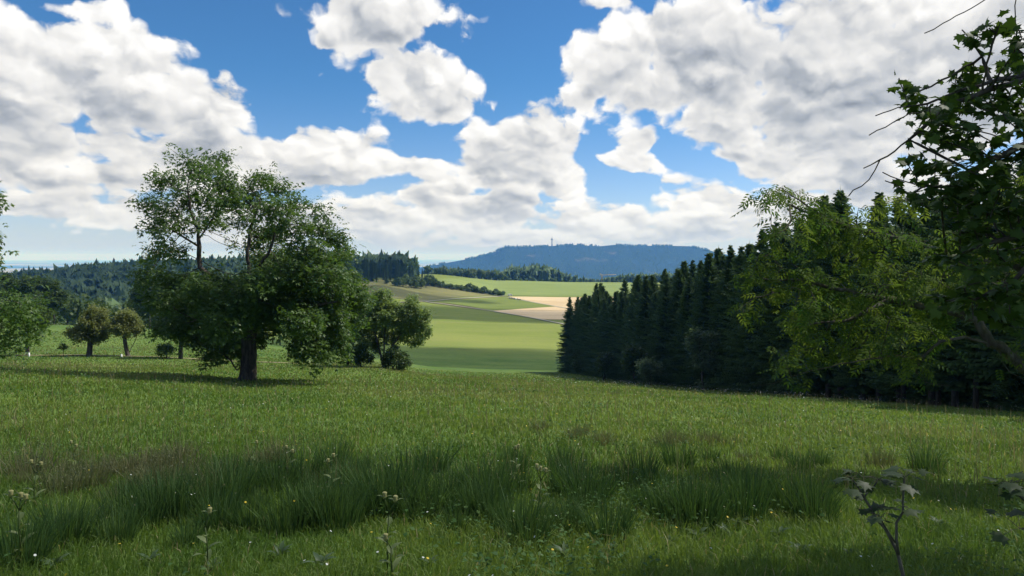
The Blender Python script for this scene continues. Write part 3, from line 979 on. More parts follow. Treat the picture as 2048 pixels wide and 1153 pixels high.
mesa = obj('table_mountain', mesh_np('table_mountain', np.stack([MX, MY, MZ], -1).reshape(-1, 3), Q, mm, True))
tag(mesa, 'long flat topped blue mountain on the horizon', 'hill', kind='structure')
rr = np.random.default_rng(11)
LS = [low_spruce(rr, 1.0, .17, 4, 7) for _ in range(4)]
n = 4600
pu = rr.uniform(720, 1560, n); pv = np.concatenate([rr.uniform(0.15, 1.0, n - 1200), rr.uniform(.97, 1.05, 1200)])
my = YM - 1500 * (1 - np.clip(pv, 0, 1)) + 1500 * np.clip(pv - 1, 0, 1) + fbm(pu / 45, pv * 2.0, 3) * 420 * np.clip(1 - pv, 0, 1)
mx = (pu - CX) / F * (YM + (my - YM) * .6)
mz = mesa_z(pu, pv) + fbm(pu / 12, pv * 9, 4) * 26 * np.clip(1.0 - pv, 0, 1)
keep = ~((np.abs(pu - 1104) < 7) & (pv > .96)); keep &= ~((fbm(pu / 25 + 3, pv * 0 + 2, 3) > .12) & (pv > .96))
hh = np.where(pv > .96, rr.uniform(8, 20, n), rr.uniform(8, 14, n))
wood_mass('mountain_wood', 'dark forest covering the flat topped mountain', np.stack([mx, my, mz - 1], -1)[keep], LS, hh[keep], MAT_SPRUCE, rr)

MAT_CONCRETE = plain_mat('tower_concrete', (0.42, 0.41, 0.39), 0.85, 0.2)
MAT_STEEL = plain_mat('grey_steel', (0.32, 0.33, 0.34), 0.5, 0.4)
MAT_CRANE = plain_mat('crane_paint', (0.72, 0.55, 0.30), 0.5, 0.4)
tp = np.array([(1104 - CX) / F * 6050, 6050.0, 0]); tp[2] = CAMZ - (492.5 - HY) / F * YM - 4
tw = thing('radio_tower', 'slim concrete radio tower with round platform on the mountain', 'tower', tp)
m = MB(); m.lathe([(0, 0), (6.5, 0), (4.6, 28), (3.7, 60), (3.5, 62)], k=12); obj('shaft', m.mesh('shaft', MAT_CONCRETE, True), tw)
m = MB(); m.lathe([(3.4, 56), (9.5, 58), (10, 60), (10, 64), (8, 66), (8, 68), (0, 68.5)], k=16); obj('platform', m.mesh('platform', MAT_STEEL), tw)
m = MB(); m.lathe([(2.0, 68), (1.6, 84), (.8, 84.5), (.5, 104), (0, 104.3)], k=8); obj('antenna_mast', m.mesh('antenna_mast', MAT_STEEL), tw)

# ------------------------------------------------------------------ wooded hill on the left, far woods
rw = np.random.default_rng(21)
LSP = [low_spruce(rw, 1.0, .14 + .02 * k, 11, 12) for k in range(5)]
LBR = [low_broad(rw, 1.0, .34, 130, .062) for _ in range(3)]
def scatter_px(n, px0, px1, y0, y1, r):
    a = r.uniform(px0, px1, n); Y = r.uniform(y0 ** 2, y1 ** 2, n) ** .5
    X = (a - CX) / F * Y
    return np.stack([X, Y, ground_z(X, Y) - .3], -1), a
p, a = scatter_px(1700, -140, 520, 360, 1080, rw)
k = (fbm(p[:, 0] / 60, p[:, 1] / 60, 3) > .10) & (p[:, 1] < 700)
wood_mass('hillside_wood', 'dark blue green spruce forest covering the hillside behind the orchard', p[~k], LSP, rw.uniform(15, 23, (~k).sum()), MAT_SPRUCE, rw)
p2, a2 = scatter_px(200, -350, 480, 300, 760, rw)
wood_mass('hillside_broadleaf_wood', 'rounded dark broadleaf crowns among the hillside spruces', p2, LBR, rw.uniform(11, 18, len(p2)), MAT_DARKLEAF, rw)
p3, a3 = scatter_px(150, -120, 500, 205, 370, rw)
wood_mass('slope_wood', 'broadleaf crowns filling the dip between orchard meadow and forest hill', p3, LBR, rw.uniform(8, 14, len(p3)), MAT_DARKLEAF, rw)
p, a = scatter_px(420, 1010, 1420, 1040, 1200, rw)
p[:, 2] = np.minimum(p[:, 2], -36.0 - (p[:, 1] - 1040) * .03)
hs = np.interp(a, [1010, 1060, 1100, 1160, 1200, 1260, 1420], [19, 22, 20, 8, 6, 13, 16]) * rw.uniform(.75, 1.1, len(a))
wood_mass('ridge_wood', 'dark spruce wood just beyond the crest of the far pasture', p, LSP, hs, MAT_SPRUCE, rw)
p, a = scatter_px(220, 500, 830, 740, 950, rw)
wood_mass('hill_back_wood', 'spruces further back on the wooded knoll behind the dry pasture', p, LSP, rw.uniform(17, 24, len(p)), MAT_SPRUCE, rw)
p, a = scatter_px(150, 850, 1020, 1010, 1150, rw)
wood_mass('ridge_back_wood', 'mixed trees behind the row of round crowned trees', p, LSP + LBR, rw.uniform(9, 15, len(p)), MAT_SPRUCE, rw)

# single spruces on the knoll behind the dry pasture (share their meshes)
rs = np.random.default_rng(31)
G_KNOLL = 'spruces on the knoll behind the dry pasture'
L_KNOLL = 'tall spruce on the wooded knoll behind the dry pasture'
knoll = []
for k in range(3):
    t = spruce_thing(rs, 20, L_KNOLL, G_KNOLL, 2.7, .8, whorl=.95, nb=6, npos=5, twig=1.0)
    knoll.append(t)
spots = []
for k in range(95):
    px = rs.uniform(560, 850); Y = rs.uniform(655, 730) + (px < 700) * 10
    if px > 790: Y += 35
    spots.append((px, Y))
for k, (px, Y) in enumerate(spots):
    q_ = at(px, Y); h = rs.uniform(.88, 1.12) * float(np.interp(px, [560, 800, 850], [1.0, 1.0, .62]))
    q_.z -= .3
    lab = L_KNOLL + (', hidden past the old ash' if px < 700 else ', above the open dry slope' if px < 785 else ', behind the bright broadleaf trees')
    if k < 3:
        o = knoll[k]; o['label'] = lab; o.location = q_; o.rotation_euler = (0, 0, rs.uniform(0, 6)); o.scale = (h, h, h)
    else: copy_tree(knoll[k % 3], q_, rs.uniform(0, 6.28), h, lab)
# round crowned trees at the knoll's edge, row on the rise, hedge bushes
def low_tree_thing(name, label, cat, group, r, H, W, mat, n, s, trunk=True):
    t = thing(name, label, cat, group=group)
    V_, T_, tn = low_broad(r, H, W, n, s)
    m = MB(); m.tube([(0, 0, -.4), (.1, 0, H * .3), (0, .1, H * .62)], [.035 * H, .024 * H, .008 * H], 6)
    for a in range(4):
        b = a * 1.6 + .3
        m.tube([(0, 0, H * .3), (math.cos(b) * W * .35, math.sin(b) * W * .35, H * .55)], [.016 * H, .006 * H], 5)
    obj('trunk', m.mesh('trunk', MAT_BARK, True), t)
    c = obj('crown', mesh_np('crown', V_, T_, mat, False, tn), t); c['kind'] = 'stuff'
    return t
def spread(protos, spots, r, zoff=-.2, var=.15, labels=None):
    for k, (x, y, z, s) in enumerate(spots):
        lab = labels[k] if labels else None
        s_ = s * r.uniform(1 - var, 1 + var)
        if k < len(protos):
            o = protos[k]
            if lab: o['label'] = lab
            o.location = (x, y, z + zoff); o.scale = (s_, s_, s_); o.rotation_euler = (0, 0, r.uniform(0, 6))
        else: copy_tree(protos[k % len(protos)], (x, y, z + zoff), r.uniform(0, 6.28), s_, lab)
rk = np.random.default_rng(41)
pr = [low_tree_thing('broadleaf_tree', 'bright green round broadleaf tree at the foot of the spruce knoll', 'tree', 'broadleaf trees at the foot of the knoll', rk, 10, 4.4, MAT_DECID, 420, .75) for _ in range(3)]
spread(pr, [(*at(px, Y), s) for px, Y, s in [(795, 652, 1.0), (806, 655, 1.1), (818, 660, 1.05), (830, 668, .95), (842, 676, 1.0), (852, 690, 1.1), (862, 705, 1.15), (786, 650, .6), (775, 655, .5), (835, 690, 1.2), (812, 675, 1.2)]], rk)
pr = [low_tree_thing('round_tree', 'round crowned tree in the row along the top of the pasture', 'tree', 'row of round trees along the top of the pasture', rk, 13, 4.2, MAT_DECID, 420, .8) for _ in range(3)]
spots = []
for px in np.linspace(874, 1008, 26):
    s = np.interp(px, [874, 915, 925, 1000, 1008], [.72, .62, 1.0, 1.05, .8])
    spots.append((*at(px + rk.normal() * 1.5, 985 + rk.normal() * 6), s))
spread(pr, spots, rk, -.6, labels=['small round tree in the low part of the row beside the knoll' if px < 922 else 'tall round crowned tree in the dense middle of the pasture row' if px < 996 else 'round crowned tree at the end of the row beside the dark ridge spruces' for px in np.linspace(874, 1008, 26)])
pr = [low_tree_thing('crest_bush', 'pale bush at the far edge of the upper pasture', 'bush', 'bushes at the far edge of the pasture', rk, 7, 4.0, MAT_DECID, 240, .8) for _ in range(2)]
spread(pr, [(*at(px, 1012), s) for px, s in [(1020, .6), (1040, .7), (1052, .5), (1063, .95), (1069, .8), (1085, .6), (1103, .75), (1110, .7), (1125, .5), (1140, .6), (1230, .6), (1245, .8)]], rk)
pr = [low_tree_thing('hedge_bush', 'rounded green bush in the hedge between the two pastures', 'bush', 'bushes of the hedge between the pastures', rk, 5.6, 3.2, MAT_DECID, 380, .55) for _ in range(4)]
HL = [(812, 562.5), (830, 566), (850, 569.5), (870, 573.5), (890, 577), (905, 579.5), (925, 582), (945, 585), (965, 588), (985, 590.5), (1002, 592.5)]
spots = []; hlab = []
for u in np.linspace(0, 1, 46):
    px = 812 + 192 * u
    if 908 < px < 914: continue
    py = np.interp(px, *zip(*HL)) + rk.normal() * .3
    x, y = gp(px, py); s = 1.0 + .25 * rk.normal() * .6
    if 938 < px < 950: s = 1.45
    spots.append((x, y, gz(x, y), s))
    hlab.append('tallest bush of the hedge between the pastures' if s == 1.45 else 'hedge bush at the end of the hedge beside the white van' if px > 990 else 'hedge bush in the long lower stretch past the gap' if px > 912 else 'hedge bush just above the gap in the hedge' if px > 885 else 'hedge bush in the upper stretch next to the knoll trees')
spread(pr, spots, rk, -.3, .12, hlab)

# ------------------------------------------------------------------ hay bales, parked trailer, crane
MAT_WRAP = plain_mat('bale_wrap', (0.70, 0.70, 0.66), 0.35, 0.5, .06)
MAT_HAY = plain_mat('hay', (0.45, 0.36, 0.20), 0.95, 0.1, .25, 12)
def bale():
    t = thing('hay_bale', 'white wrapped round hay bale in the row beside the stubble field', 'hay bale', group='hay bales beside the stubble')
    m = MB(); k = 18
    prof = [(.66, -.58), (.72, -.52), (.74, 0), (.72, .52), (.66, .58)]
    m.lathe(prof, k=k)
    me = m.mesh('wrap', MAT_WRAP, True); o = obj('wrap', me, t, (0, 0, .72), (math.pi / 2, 0, 0))
    for sgn in (-1, 1):
        m = MB(); m.lathe([(0, .57), (.3, .575), (.67, .56)], k=k)
        obj('end_face', m.mesh('end_face', MAT_HAY, True), t, (0, 0, .72), (sgn * math.pi / 2, 0, 0))
    return t
b0 = bale()
bp = [(1018.5, 598.6), (1021, 599.0), (1024, 599.4), (1027.5, 599.8), (1030.5, 600.2), (1034, 600.7), (1037, 601.1), (1040, 601.6)]
for k, (px, py) in enumerate(bp):
    x, y = gp(px, py); l = (x, y, gz(x, y) + .25)
    lab = 'white wrapped hay bale, ' + ['first in the row, below the parked van', 'second in the row from the parked van', 'third in the row from the parked van', 'fourth in the row from the parked van', 'fifth in the row from the parked van', 'third last in the row beside the stubble', 'second last in the row beside the stubble', 'last in the row, out along the stubble'][k]
    if k == 0: b0.location = l; b0.rotation_euler = (0, 0, .3); b0['label'] = lab
    else: copy_tree(b0, l, rk.uniform(-.6, .6), rk.uniform(.95, 1.1), lab)
x, y = gp(1020.5, 593.4)
tr = thing('parked_van', 'small white van parked at the end of the hedge', 'van', (x, y, gz(x, y) + .45), .1)
MAT_VAN = plain_mat('van_paint', (0.80, 0.80, 0.78), 0.3, 0.5, .04)
MAT_GLASS = plain_mat('van_glass', (0.03, 0.035, 0.04), 0.1, 0.6, .05)
MAT_TYRE = plain_mat('tyre_rubber', (0.03, 0.03, 0.03), 0.8, 0.2)
import bmesh
def prism(profile, w, mat, name, bev=.05):
    bm = bmesh.new()
    a = [bm.verts.new((x_, -w / 2, z_)) for x_, z_ in profile]; b = [bm.verts.new((x_, w / 2, z_)) for x_, z_ in profile]
    bm.faces.new(a); bm.faces.new(b[::-1])
    for i_ in range(len(a)):
        j_ = (i_ + 1) % len(a); bm.faces.new((a[j_], a[i_], b[i_], b[j_]))
    bmesh.ops.recalc_face_normals(bm, faces=bm.faces[:])
    bmesh.ops.bevel(bm, geom=bm.edges[:], offset=bev, segments=2, affect='EDGES')
    me = bpy.data.meshes.new(name); bm.to_mesh(me); bm.free(); me.materials.append(mat); return me
obj('body', prism([(-2.3, .35), (2.3, .35), (2.35, 1.0), (1.75, 1.15), (1.2, 1.95), (-2.3, 2.0)], 1.85, MAT_VAN, 'body', .08), tr)
for sy in (-1, 1):
    m = MB(); m.box((.75, sy * .935, 1.45), (.9, .02, .5)); obj('side_window', m.mesh('side_window', MAT_GLASS), tr)
    for wx in (-1.5, 1.45):
        m = MB(); m.lathe([(0, -.1), (.3, -.1), (.34, -.06), (.34, .06), (.3, .1), (0, .1)], k=14)
        obj('wheel', m.mesh('wheel', MAT_TYRE), tr, (wx, sy * .86, .34), (math.pi / 2, 0, 0))
m = MB(); m.box((1.50, 0, 1.56), (.02, 1.5, .78), M=Matrix.Rotation(math.radians(-34), 3, 'Y')); obj('windscreen', m.mesh('windscreen', MAT_GLASS), tr, (.03, 0, .02))

cp = at(1204, 1075)
cr = thing('tower_crane', 'pale yellow construction crane standing beyond the pasture crest', 'crane', (cp.x, cp.y, min(cp.z, -37)), .06)
def lattice(a, b, w, n, th):
    m = MB(); a = np.array(a, float); b = np.array(b, float); d = b - a; L = np.linalg.norm(d); d /= L
    s = np.cross(d, [0.0, 1, 0]); s = s / np.linalg.norm(s) if np.linalg.norm(s) > .1 else np.array([1.0, 0, 0]); t_ = np.cross(d, s)
    cs = [(s * i_ + t_ * j_) * w / 2 for i_, j_ in ((-1, -1), (1, -1), (1, 1), (-1, 1))]
    for c in cs: m.tube([a + c, b + c], th, 4)
    for k_ in range(n):
        p0 = a + d * L * k_ / n; p1 = a + d * L * (k_ + 1) / n
        for e in range(4):
            m.tube([p0 + cs[e], p1 + cs[(e + 1) % 4]], th * .7, 3); m.tube([p1 + cs[e], p1 + cs[(e + 1) % 4]], th * .7, 3)
    return m
mast_h = 12.0
obj('mast', lattice((0, 0, 0), (0, 0, mast_h), 1.3, 14, .17).mesh('mast', MAT_CRANE), cr)
jb = obj('jib', lattice((0, 0, mast_h - .4), (21.5, 0, mast_h + .2), .9, 14, .12).mesh('jib', MAT_CRANE), cr)
obj('counter_jib', lattice((0, 0, mast_h - .4), (-3.2, 0, mast_h + 1.6), .9, 3, .14).mesh('counter_jib', MAT_CRANE), cr)
m = MB(); m.box((-2.6, 0, mast_h - .6), (1.2, 1.3, 1.6)); obj('counterweight', m.mesh('counterweight', MAT_CONCRETE), cr)
m = MB(); m.tube([(7.0, 0, mast_h + .2), (7.0, 0, mast_h + 2.2)], .12, 4); m.tube([(7, 0, mast_h + 2.2), (-3, 0, mast_h + 1.8)], .06, 4); m.tube([(7, 0, mast_h + 2.2), (20, 0, mast_h + .4)], .06, 4)
obj('tie_rods', m.mesh('tie_rods', MAT_STEEL), cr)
m = MB(); m.box((0, 0, .4), (4, 4, .8)); obj('base', m.mesh('base', MAT_CONCRETE), cr)

# ------------------------------------------------------------------ spruce wood along the right edge of the meadow
rf = np.random.default_rng(51)
G_EDGE = 'spruces of the wood along the meadow'
L_EDGE = 'dark spruce in the dense wood along the meadow edge'
full = [spruce_thing(rf, 18, L_EDGE, G_EDGE, 3.9 + .2 * k, .25, whorl=.40, nb=9, npos=12, twig=.80) for k in range(4)]
bare = [spruce_thing(rf, 18, L_EDGE, G_EDGE, 3.9, 2.6 + 1.2 * k, whorl=.42, nb=9, npos=11, twig=.80) for k in range(2)]
EDGE = [(13.5, 163), (18, 140), (22, 118), (25, 100), (27, 85), (28, 70), (28, 55), (27, 45), (27, 36), (28.5, 27), (31, 18), (34, 8), (37, -6)]
ex, ey = np.array(EDGE).T
spots = []
for row in range(6):
    d = row * 3.4
    s_tot = np.concatenate([[0], np.cumsum(np.hypot(np.diff(ex), np.diff(ey)))])
    s = 1.0 + rf.uniform(0, 2)
    while s < s_tot[-1]:
        x = np.interp(s, s_tot, ex); y = np.interp(s, s_tot, ey)
        x2 = np.interp(s + 1, s_tot, ex); y2 = np.interp(s + 1, s_tot, ey)
        tx, ty = x2 - x, y2 - y; L = math.hypot(tx, ty) + 1e-6; nx, ny = -ty / L, tx / L
        if nx < 0: nx, ny = -nx, -ny
        X = x + nx * d + rf.normal() * .55; Y = y + ny * d + rf.normal() * .55
        h = rf.uniform(.88, 1.12) * (.93 if row == 0 else 1.0)
        if Y > 150: h = max(h, .95)
        if Y < 60: h *= .80
        px = CX + F * X / max(Y, 4)
        if Y > 14 and px < 2350 and not (row > 3 and px > 1900): spots.append((row, X, Y, h))
        s += rf.uniform(2.0, 3.2) if row < 2 else rf.uniform(3.0, 4.2)
k1 = k2 = 0
for row, X, Y, h in spots:
    usebare = Y < 62 and row < 6
    zone = next(z for lim, z in [(150, 'at the outermost tip of the wood'), (125, 'near the dark leafy bush'), (105, 'beside the dark broadleaf bush'), (86, 'beside the pale willow'),
                                 (62, 'between pale willow and yellowing ash'), (41, 'behind the yellowing ash'), (-99, 'behind the mossy limb')] if Y > lim)
    what = 'bare stemmed spruce' if usebare else 'dark spruce'
    lab = (what + ' in the front row ' if row == 0 else what + ' behind the front row ' if row < 3 else what + ' deep inside the wood, ') + zone
    lst = bare if usebare else full
    k = k2 if usebare else k1
    loc = (X, Y, gz(X, Y) - .2); sc3 = (h * rf.uniform(.92, 1.08), h * rf.uniform(.92, 1.08), h)
    if k < len(lst):
        o = lst[k]; o.location = loc; o.scale = sc3; o.rotation_euler = (0, 0, rf.uniform(0, 6.28)); o['label'] = lab
    else: copy_tree(lst[k % len(lst)], loc, rf.uniform(0, 6.28), sc3, lab)
    if usebare: k2 += 1
    else: k1 += 1
print('spruces', len(spots))
# broadleaf trees and bushes standing in front of the wood
for px, Y, H, W, mat, lab in [(1405, 84, 8.6, 2.3, MAT_WILLOW, 'pale grey green willow standing in front of the spruce wood'),
                              (1268, 106, 6.8, 2.2, MAT_DARKLEAF, 'dark green broadleaf bush in the middle of the spruce edge'),
                              (1300, 99, 4.6, 1.9, MAT_WILLOW, 'low grey green bush at the foot of the spruce edge'),
                              (1208, 123, 5.2, 2.2, MAT_DARKLEAF, 'dark leafy bush near the far end of the spruce edge'),
                              (1160, 147, 5.4, 2.3, MAT_DARKLEAF, 'rounded dark bush at the outermost tip of the spruce wood')]:
    q_ = at(px, Y); q_.z -= .15
    broadleaf('edge_tree', lab, 'tree', q_, H, W, .8, rf, mat, .14, n=300, per=26, lsize=.34, step=.45, forks=3, lobes=9, flat=1.0)
rb = np.random.default_rng(57)
G_UND = 'young spruces at the foot of the wood'
yv = [spruce_thing(rb, 5, 'young spruce growing at the shaded foot of the wood', G_UND, 1.9, .1, whorl=.34, nb=8, npos=8, twig=.5) for _ in range(2)]
for k, (px, Y) in enumerate([(1640, 63), (1690, 60), (1730, 57), (1790, 53), (1850, 49), (1900, 47), (1930, 45), (1985, 42), (2030, 39), (2070, 37), (1580, 68), (1540, 73), (2110, 35)]):
    q_ = at(px, Y); h = rb.uniform(.55, 1.0)
    lab = 'young spruce at the shaded foot of the wood, ' + ('below the tip of the ash branch' if px < 1660 else 'under the hanging ash leaves' if px < 1870 else 'behind the mossy limb')
    if k < 2: yv[k].location = q_; yv[k].scale = (h,) * 3; yv[k]['label'] = lab
    else: copy_tree(yv[k % 2], q_, rb.uniform(0, 6), h, lab)

# ------------------------------------------------------------------ the old ash in the meadow
ra = np.random.default_rng(61)
YA = 45.0
base = at(495, YA); base.z -= .05
HERO = [(350, 305, 22), (440, 315, 26), (395, 330, 38), (330, 360, 36), (440, 360, 42), (300, 402, 30), (370, 395, 42), (455, 400, 36), (285, 412, 18),
        (312, 450, 34), (375, 445, 32), (430, 438, 26), (322, 500, 32), (365, 505, 22), (300, 515, 22), (395, 350, 30), (345, 420, 36), (410, 400, 34),
        (522, 358, 26), (560, 375, 28), (500, 400, 36), (550, 418, 42), (590, 400, 24), (485, 436, 30), (530, 465, 42), (590, 450, 38), (474, 488, 20), (540, 340, 14),
        (632, 415, 22), (640, 458, 34), (680, 480, 24), (612, 498, 42), (660, 520, 38), (565, 515, 42), (650, 430, 20), (695, 500, 18),
        (300, 545, 32), (350, 560, 40), (420, 560, 40), (480, 565, 42), (540, 560, 48), (600, 560, 48), (660, 570, 48), (700, 560, 34),
        (325, 600, 38), (390, 610, 48), (450, 620, 52), (520, 620, 52), (590, 620, 52), (650, 630, 50), (705, 605, 38), (722, 585, 22),
        (325, 650, 24), (400, 670, 42), (450, 680, 42), (508, 668, 34), (610, 660, 42), (620, 690, 38), (670, 680, 38), (640, 705, 26), (430, 705, 28),
        (370, 650, 34), (690, 640, 34), (480, 702, 20), (600, 708, 18), (415, 722, 14), (690, 705, 16), (560, 640, 34),
        (540, 520, 45, 3.5), (600, 540, 50, -3), (480, 600, 50, -4), (560, 600, 55, 4), (430, 640, 45, 4), (640, 600, 50, 4), (520, 560, 40, -4.5), (400, 580, 40, -3.5), (650, 550, 40, -3.5), (450, 650, 45, -5), (610, 640, 45, -5), (370, 620, 40, 3)]
o3 = np.array(base)
A = clumps_to_attr(HERO, YA, 4.2, 60, ra, .55, o3)
def hp(px, py, dy=0.0): return pix(px, py, YA + dy) - o3
seeds = [[np.array([0, 0, -.2]), hp(496, 735), hp(498, 700), hp(500, 660), hp(497, 625)],
         [hp(497, 630), hp(470, 590, .5), hp(425, 560, .8), hp(400, 535, 1.0), hp(397, 480, 1.0), hp(398, 460, 1)],
         [hp(397, 475, 1), hp(425, 438, 1.2), hp(440, 400, 1.4)], [hp(398, 465, 1), hp(380, 420, .6), hp(375, 370, .4)], [hp(397, 500, 1), hp(360, 470, .4), hp(325, 450, 0)],
         [hp(497, 630), hp(505, 570, -.5), hp(495, 520, -.5), hp(500, 460, -.5), hp(520, 400, -.4)],
         [hp(500, 560, -.5), hp(540, 500, -1.2), hp(565, 430, -1.2)],
         [hp(499, 640), hp(550, 590, .6), hp(610, 530, 1.2), hp(640, 470, 1.4)],
         [hp(499, 650), hp(560, 620, -1.5), hp(640, 610, -2), hp(690, 600, -2)],
         [hp(500, 655), hp(450, 640, -2), hp(390, 640, -2.5)], [hp(498, 660), hp(560, 660, 1.5), hp(640, 670, 2)],
         [hp(496, 722), hp(484, 732, -.2), hp(474, 741, -.3), hp(462, 722, -.5), hp(445, 708, -.8), hp(425, 700, -1)]]
P, par = colonize(A, seeds, .42, .40, 3.2, 140, .0, ra)
print('hero nodes', len(P), 'attr', len(A))
ashT, hcnt = finish_tree('ash_tree', 'large spreading ash tree standing alone in the meadow', 'tree', base, P, par, COMP, MAT_ASH, MAT_BARK, .44, .008, 17, .40, ra,
            flare=.75, maxcnt=3, droop=.32, sides=(14, 8, 5, 3), knot=.35, spread=.70,
            thin_fn=lambda b: np.where((b[:, 2] > 7.2) & (b[:, 0] < -.6), .52, np.where(b[:, 2] > 6.6, .72, .95)))

# ------------------------------------------------------------------ orchard trees beside the path
ro = np.random.default_rng(63)
for nm, px, Y, H, W, z0, mat, br, lab, lean, forks, n in [
        ('apple_tree', 178, 87, 6.6, 2.4, 1.0, MAT_APPLE, .30, 'olive apple tree with one stout short trunk by the orchard path', (.2, 0), 1, 480),
        ('apple_tree', 256, 88, 7.2, 2.1, 1.2, MAT_APPLE, .24, 'olive apple tree with a forked trunk by the orchard path', (-.5, 0), 2, 480),
        ('orchard_tree', 361, 86, 8.2, 3.6, 1.4, MAT_DARKLEAF, .24, 'dark green orchard tree half hidden behind the old ash', (.1, 0), 1, 520),
        ('orchard_tree', 55, 88, 7.4, 3.2, 1.4, MAT_DARKLEAF, .22, 'green orchard tree with a slim pale trunk beside the white post', (0, 0), 1, 520),
        ('walnut_tree', 765, 79, 8.0, 3.4, 2.0, None, .20, 'many stemmed green tree to the right of the old ash', (.3, 0), 4, 620),
        ('field_tree', 695, 80, 7.2, 2.8, 1.6, MAT_DARKLEAF, .18, 'shaggy dark tree between the old ash and the many stemmed tree', (0, 0), 3, 520),
        ]:
    q_ = at(px, Y); q_.z -= .05
    if mat is None: continue
    broadleaf(nm, lab, 'tree', q_, H, W, z0, ro, mat, br, n=int(n * 1.5), per=42, lsize=.27, step=.36, lean=lean, forks=forks, lobes=12, maxcnt=3)
q_ = at(768, 79); q_.z -= .05; oW = np.array(q_)
WC = [(735, 598, 24), (772, 606, 30), (715, 622, 30), (752, 630, 36), (790, 632, 30), (822, 614, 20), (838, 634, 26), (846, 658, 22), (820, 655, 26), (736, 660, 34), (775, 660, 28), (705, 650, 28), (832, 680, 18), (800, 672, 20), (716, 684, 24), (755, 690, 18), (828, 600, 12), (758, 590, 14)]
A = clumps_to_attr(WC, 79, 1.8, 26, ro, .85, oW)
def wp(px, py): return pix(px, py, 79) - oW
P, par = colonize(A, [[np.array([0, 0, -.15]), wp(762, 712), wp(756, 690), wp(748, 660)], [np.array([0, 0, .05]), wp(768, 700), wp(770, 660)], [np.array([0, 0, .05]), wp(780, 700), wp(800, 670), wp(825, 650)]], .34, .34, 3, 100, 0, ro)
finish_tree('walnut_tree', 'many stemmed green tree to the right of the old ash', 'tree', q_, P, par, LEAF1, MAT_WALNUT, MAT_BARK, .20, .01, 44, .27, ro, maxcnt=3)
for px, Y, H, W, mat, lab in [(793, 76, 2.6, 1.9, MAT_DARKLEAF, 'dark round bush under the many stemmed tree'),
                              (722, 77, 2.8, 1.6, MAT_DARKLEAF, 'dark bush left of the round bush under the trees'),
                              (333, 84, 1.9, 1.2, MAT_DECID, 'small yellow green bush beside the orchard path')]:
    q_ = at(px, Y); q_.z -= .1
    broadleaf('bush', lab, 'bush', q_, H, W, .3, ro, mat, .07, n=300, per=34, lsize=.20, step=.26, forks=4, lobes=8, maxcnt=3)
q_ = at(127, 86)
broadleaf('young_tree', 'tiny young tree planted between two apple trees', 'tree', q_, 1.9, .62, .55, ro, MAT_DECID, .03, n=90, per=16, lsize=.13, step=.16, lobes=5, maxcnt=3)
# broadleaf trees at the far side of the orchard meadow
G_OR = 'broadleaf trees beyond the orchard meadow'
for k, (px, Y, H, W) in enumerate([(20, 190, 15, 5.2), (70, 185, 14, 5.0), (108, 188, 12, 4.2), (-60, 180, 15, 5.5), (300, 178, 13, 4.6), (350, 185, 14, 5), (410, 200, 14, 5), (560, 185, 11, 4.4), (620, 190, 12, 4.4), (660, 188, 10, 4), (30, 240, 15, 5), (135, 235, 13, 4.4), (200, 245, 13, 4.6), (260, 240, 12, 4.4)]):
    q_ = at(px, Y); q_.z -= .2
    lab = 'rounded broadleaf tree across the orchard meadow, ' + ('beyond the tree at the white post' if px < 80 else 'beyond the tiny young tree' if px < 150 else 'beyond the two apple trees' if px < 280 else 'behind the left side of the old ash' if px < 450 else 'behind the right side of the old ash')
    if k < 3:
        t = broadleaf('broadleaf_tree', lab, 'tree', q_, H, W, 2.0, ro, MAT_DARKLEAF, .22, n=520, per=22, lsize=.55, step=.6, forks=2, lobes=10, group=G_OR)
        if k == 0: protoB = []
        protoB.append((t, H))
    else:
        t, h0 = protoB[k % 3]; copy_tree(t, q_, ro.uniform(0, 6), H / h0, lab)
# white marker posts
MAT_WHITE = plain_mat('white_paint', (0.78, 0.78, 0.75), 0.5, 0.4, .08, 9)
for px, Y, lab, h in [(58, 85.5, 'short white marker post at the slim pale trunk', .45), (243, 86.5, 'small white marker post at the forked apple tree', .28)]:
    q_ = at(px, Y)
    t = thing('marker_post', lab, 'post', q_)
    m = MB(); m.box((0, 0, h / 2 - .1), (.16, .12, h + .2)); me = m.mesh('post', MAT_WHITE); obj('post', me, t)
    m = MB(); m.tube([(0, 0, h), (0, 0, h + .08)], [.10, .03], 8); obj('cap', m.mesh('cap', MAT_WHITE), t)

# ------------------------------------------------------------------ ash reaching in from the left
rl = np.random.default_rng(65)
YL = 27.0
q_ = at(-190, YL); q_.z -= .1; oL = np.array(q_)
LC = [(10, 600, 36), (50, 600, 30), (25, 645, 42), (70, 655, 20), (5, 690, 28), (-40, 620, 60), (-80, 560, 70), (-60, 680, 50), (-130, 500, 90), (-170, 600, 90), (-210, 420, 110),
      (-150, 380, 90), (-300, 500, 110), (-300, 620, 80), (-60, 460, 40), (-40, 400, 30), (2, 404, 9), (-5, 488, 22), (12, 492, 10), (-250, 300, 90), (-120, 300, 70), (-380, 420, 90), (40, 690, 12), (-100, 650, 60), (85, 585, 12)]
A = clumps_to_attr(LC, YL, 2.6, 26, rl, .6, oL)
def lp(px, py, dy=0.0): return pix(px, py, YL + dy) - oL
P, par = colonize(A, [[np.array([0, 0, -.2]), lp(-188, 640), lp(-192, 520), lp(-200, 420)], [lp(-190, 600), lp(-110, 590, -.5), lp(-30, 600, -.6)], [lp(-192, 520), lp(-110, 470), lp(-50, 420)], [lp(-192, 530), lp(-260, 470)]], .34, .34, 3.0, 120, 0, rl)
finish_tree('ash_tree', 'ash tree at the left whose branch tips reach over the meadow', 'tree', q_, P, par, COMP, MAT_ASH, MAT_BARK_ASH, .28, .007, 18, .28, rl, flare=.4, maxcnt=3, spread=.9)

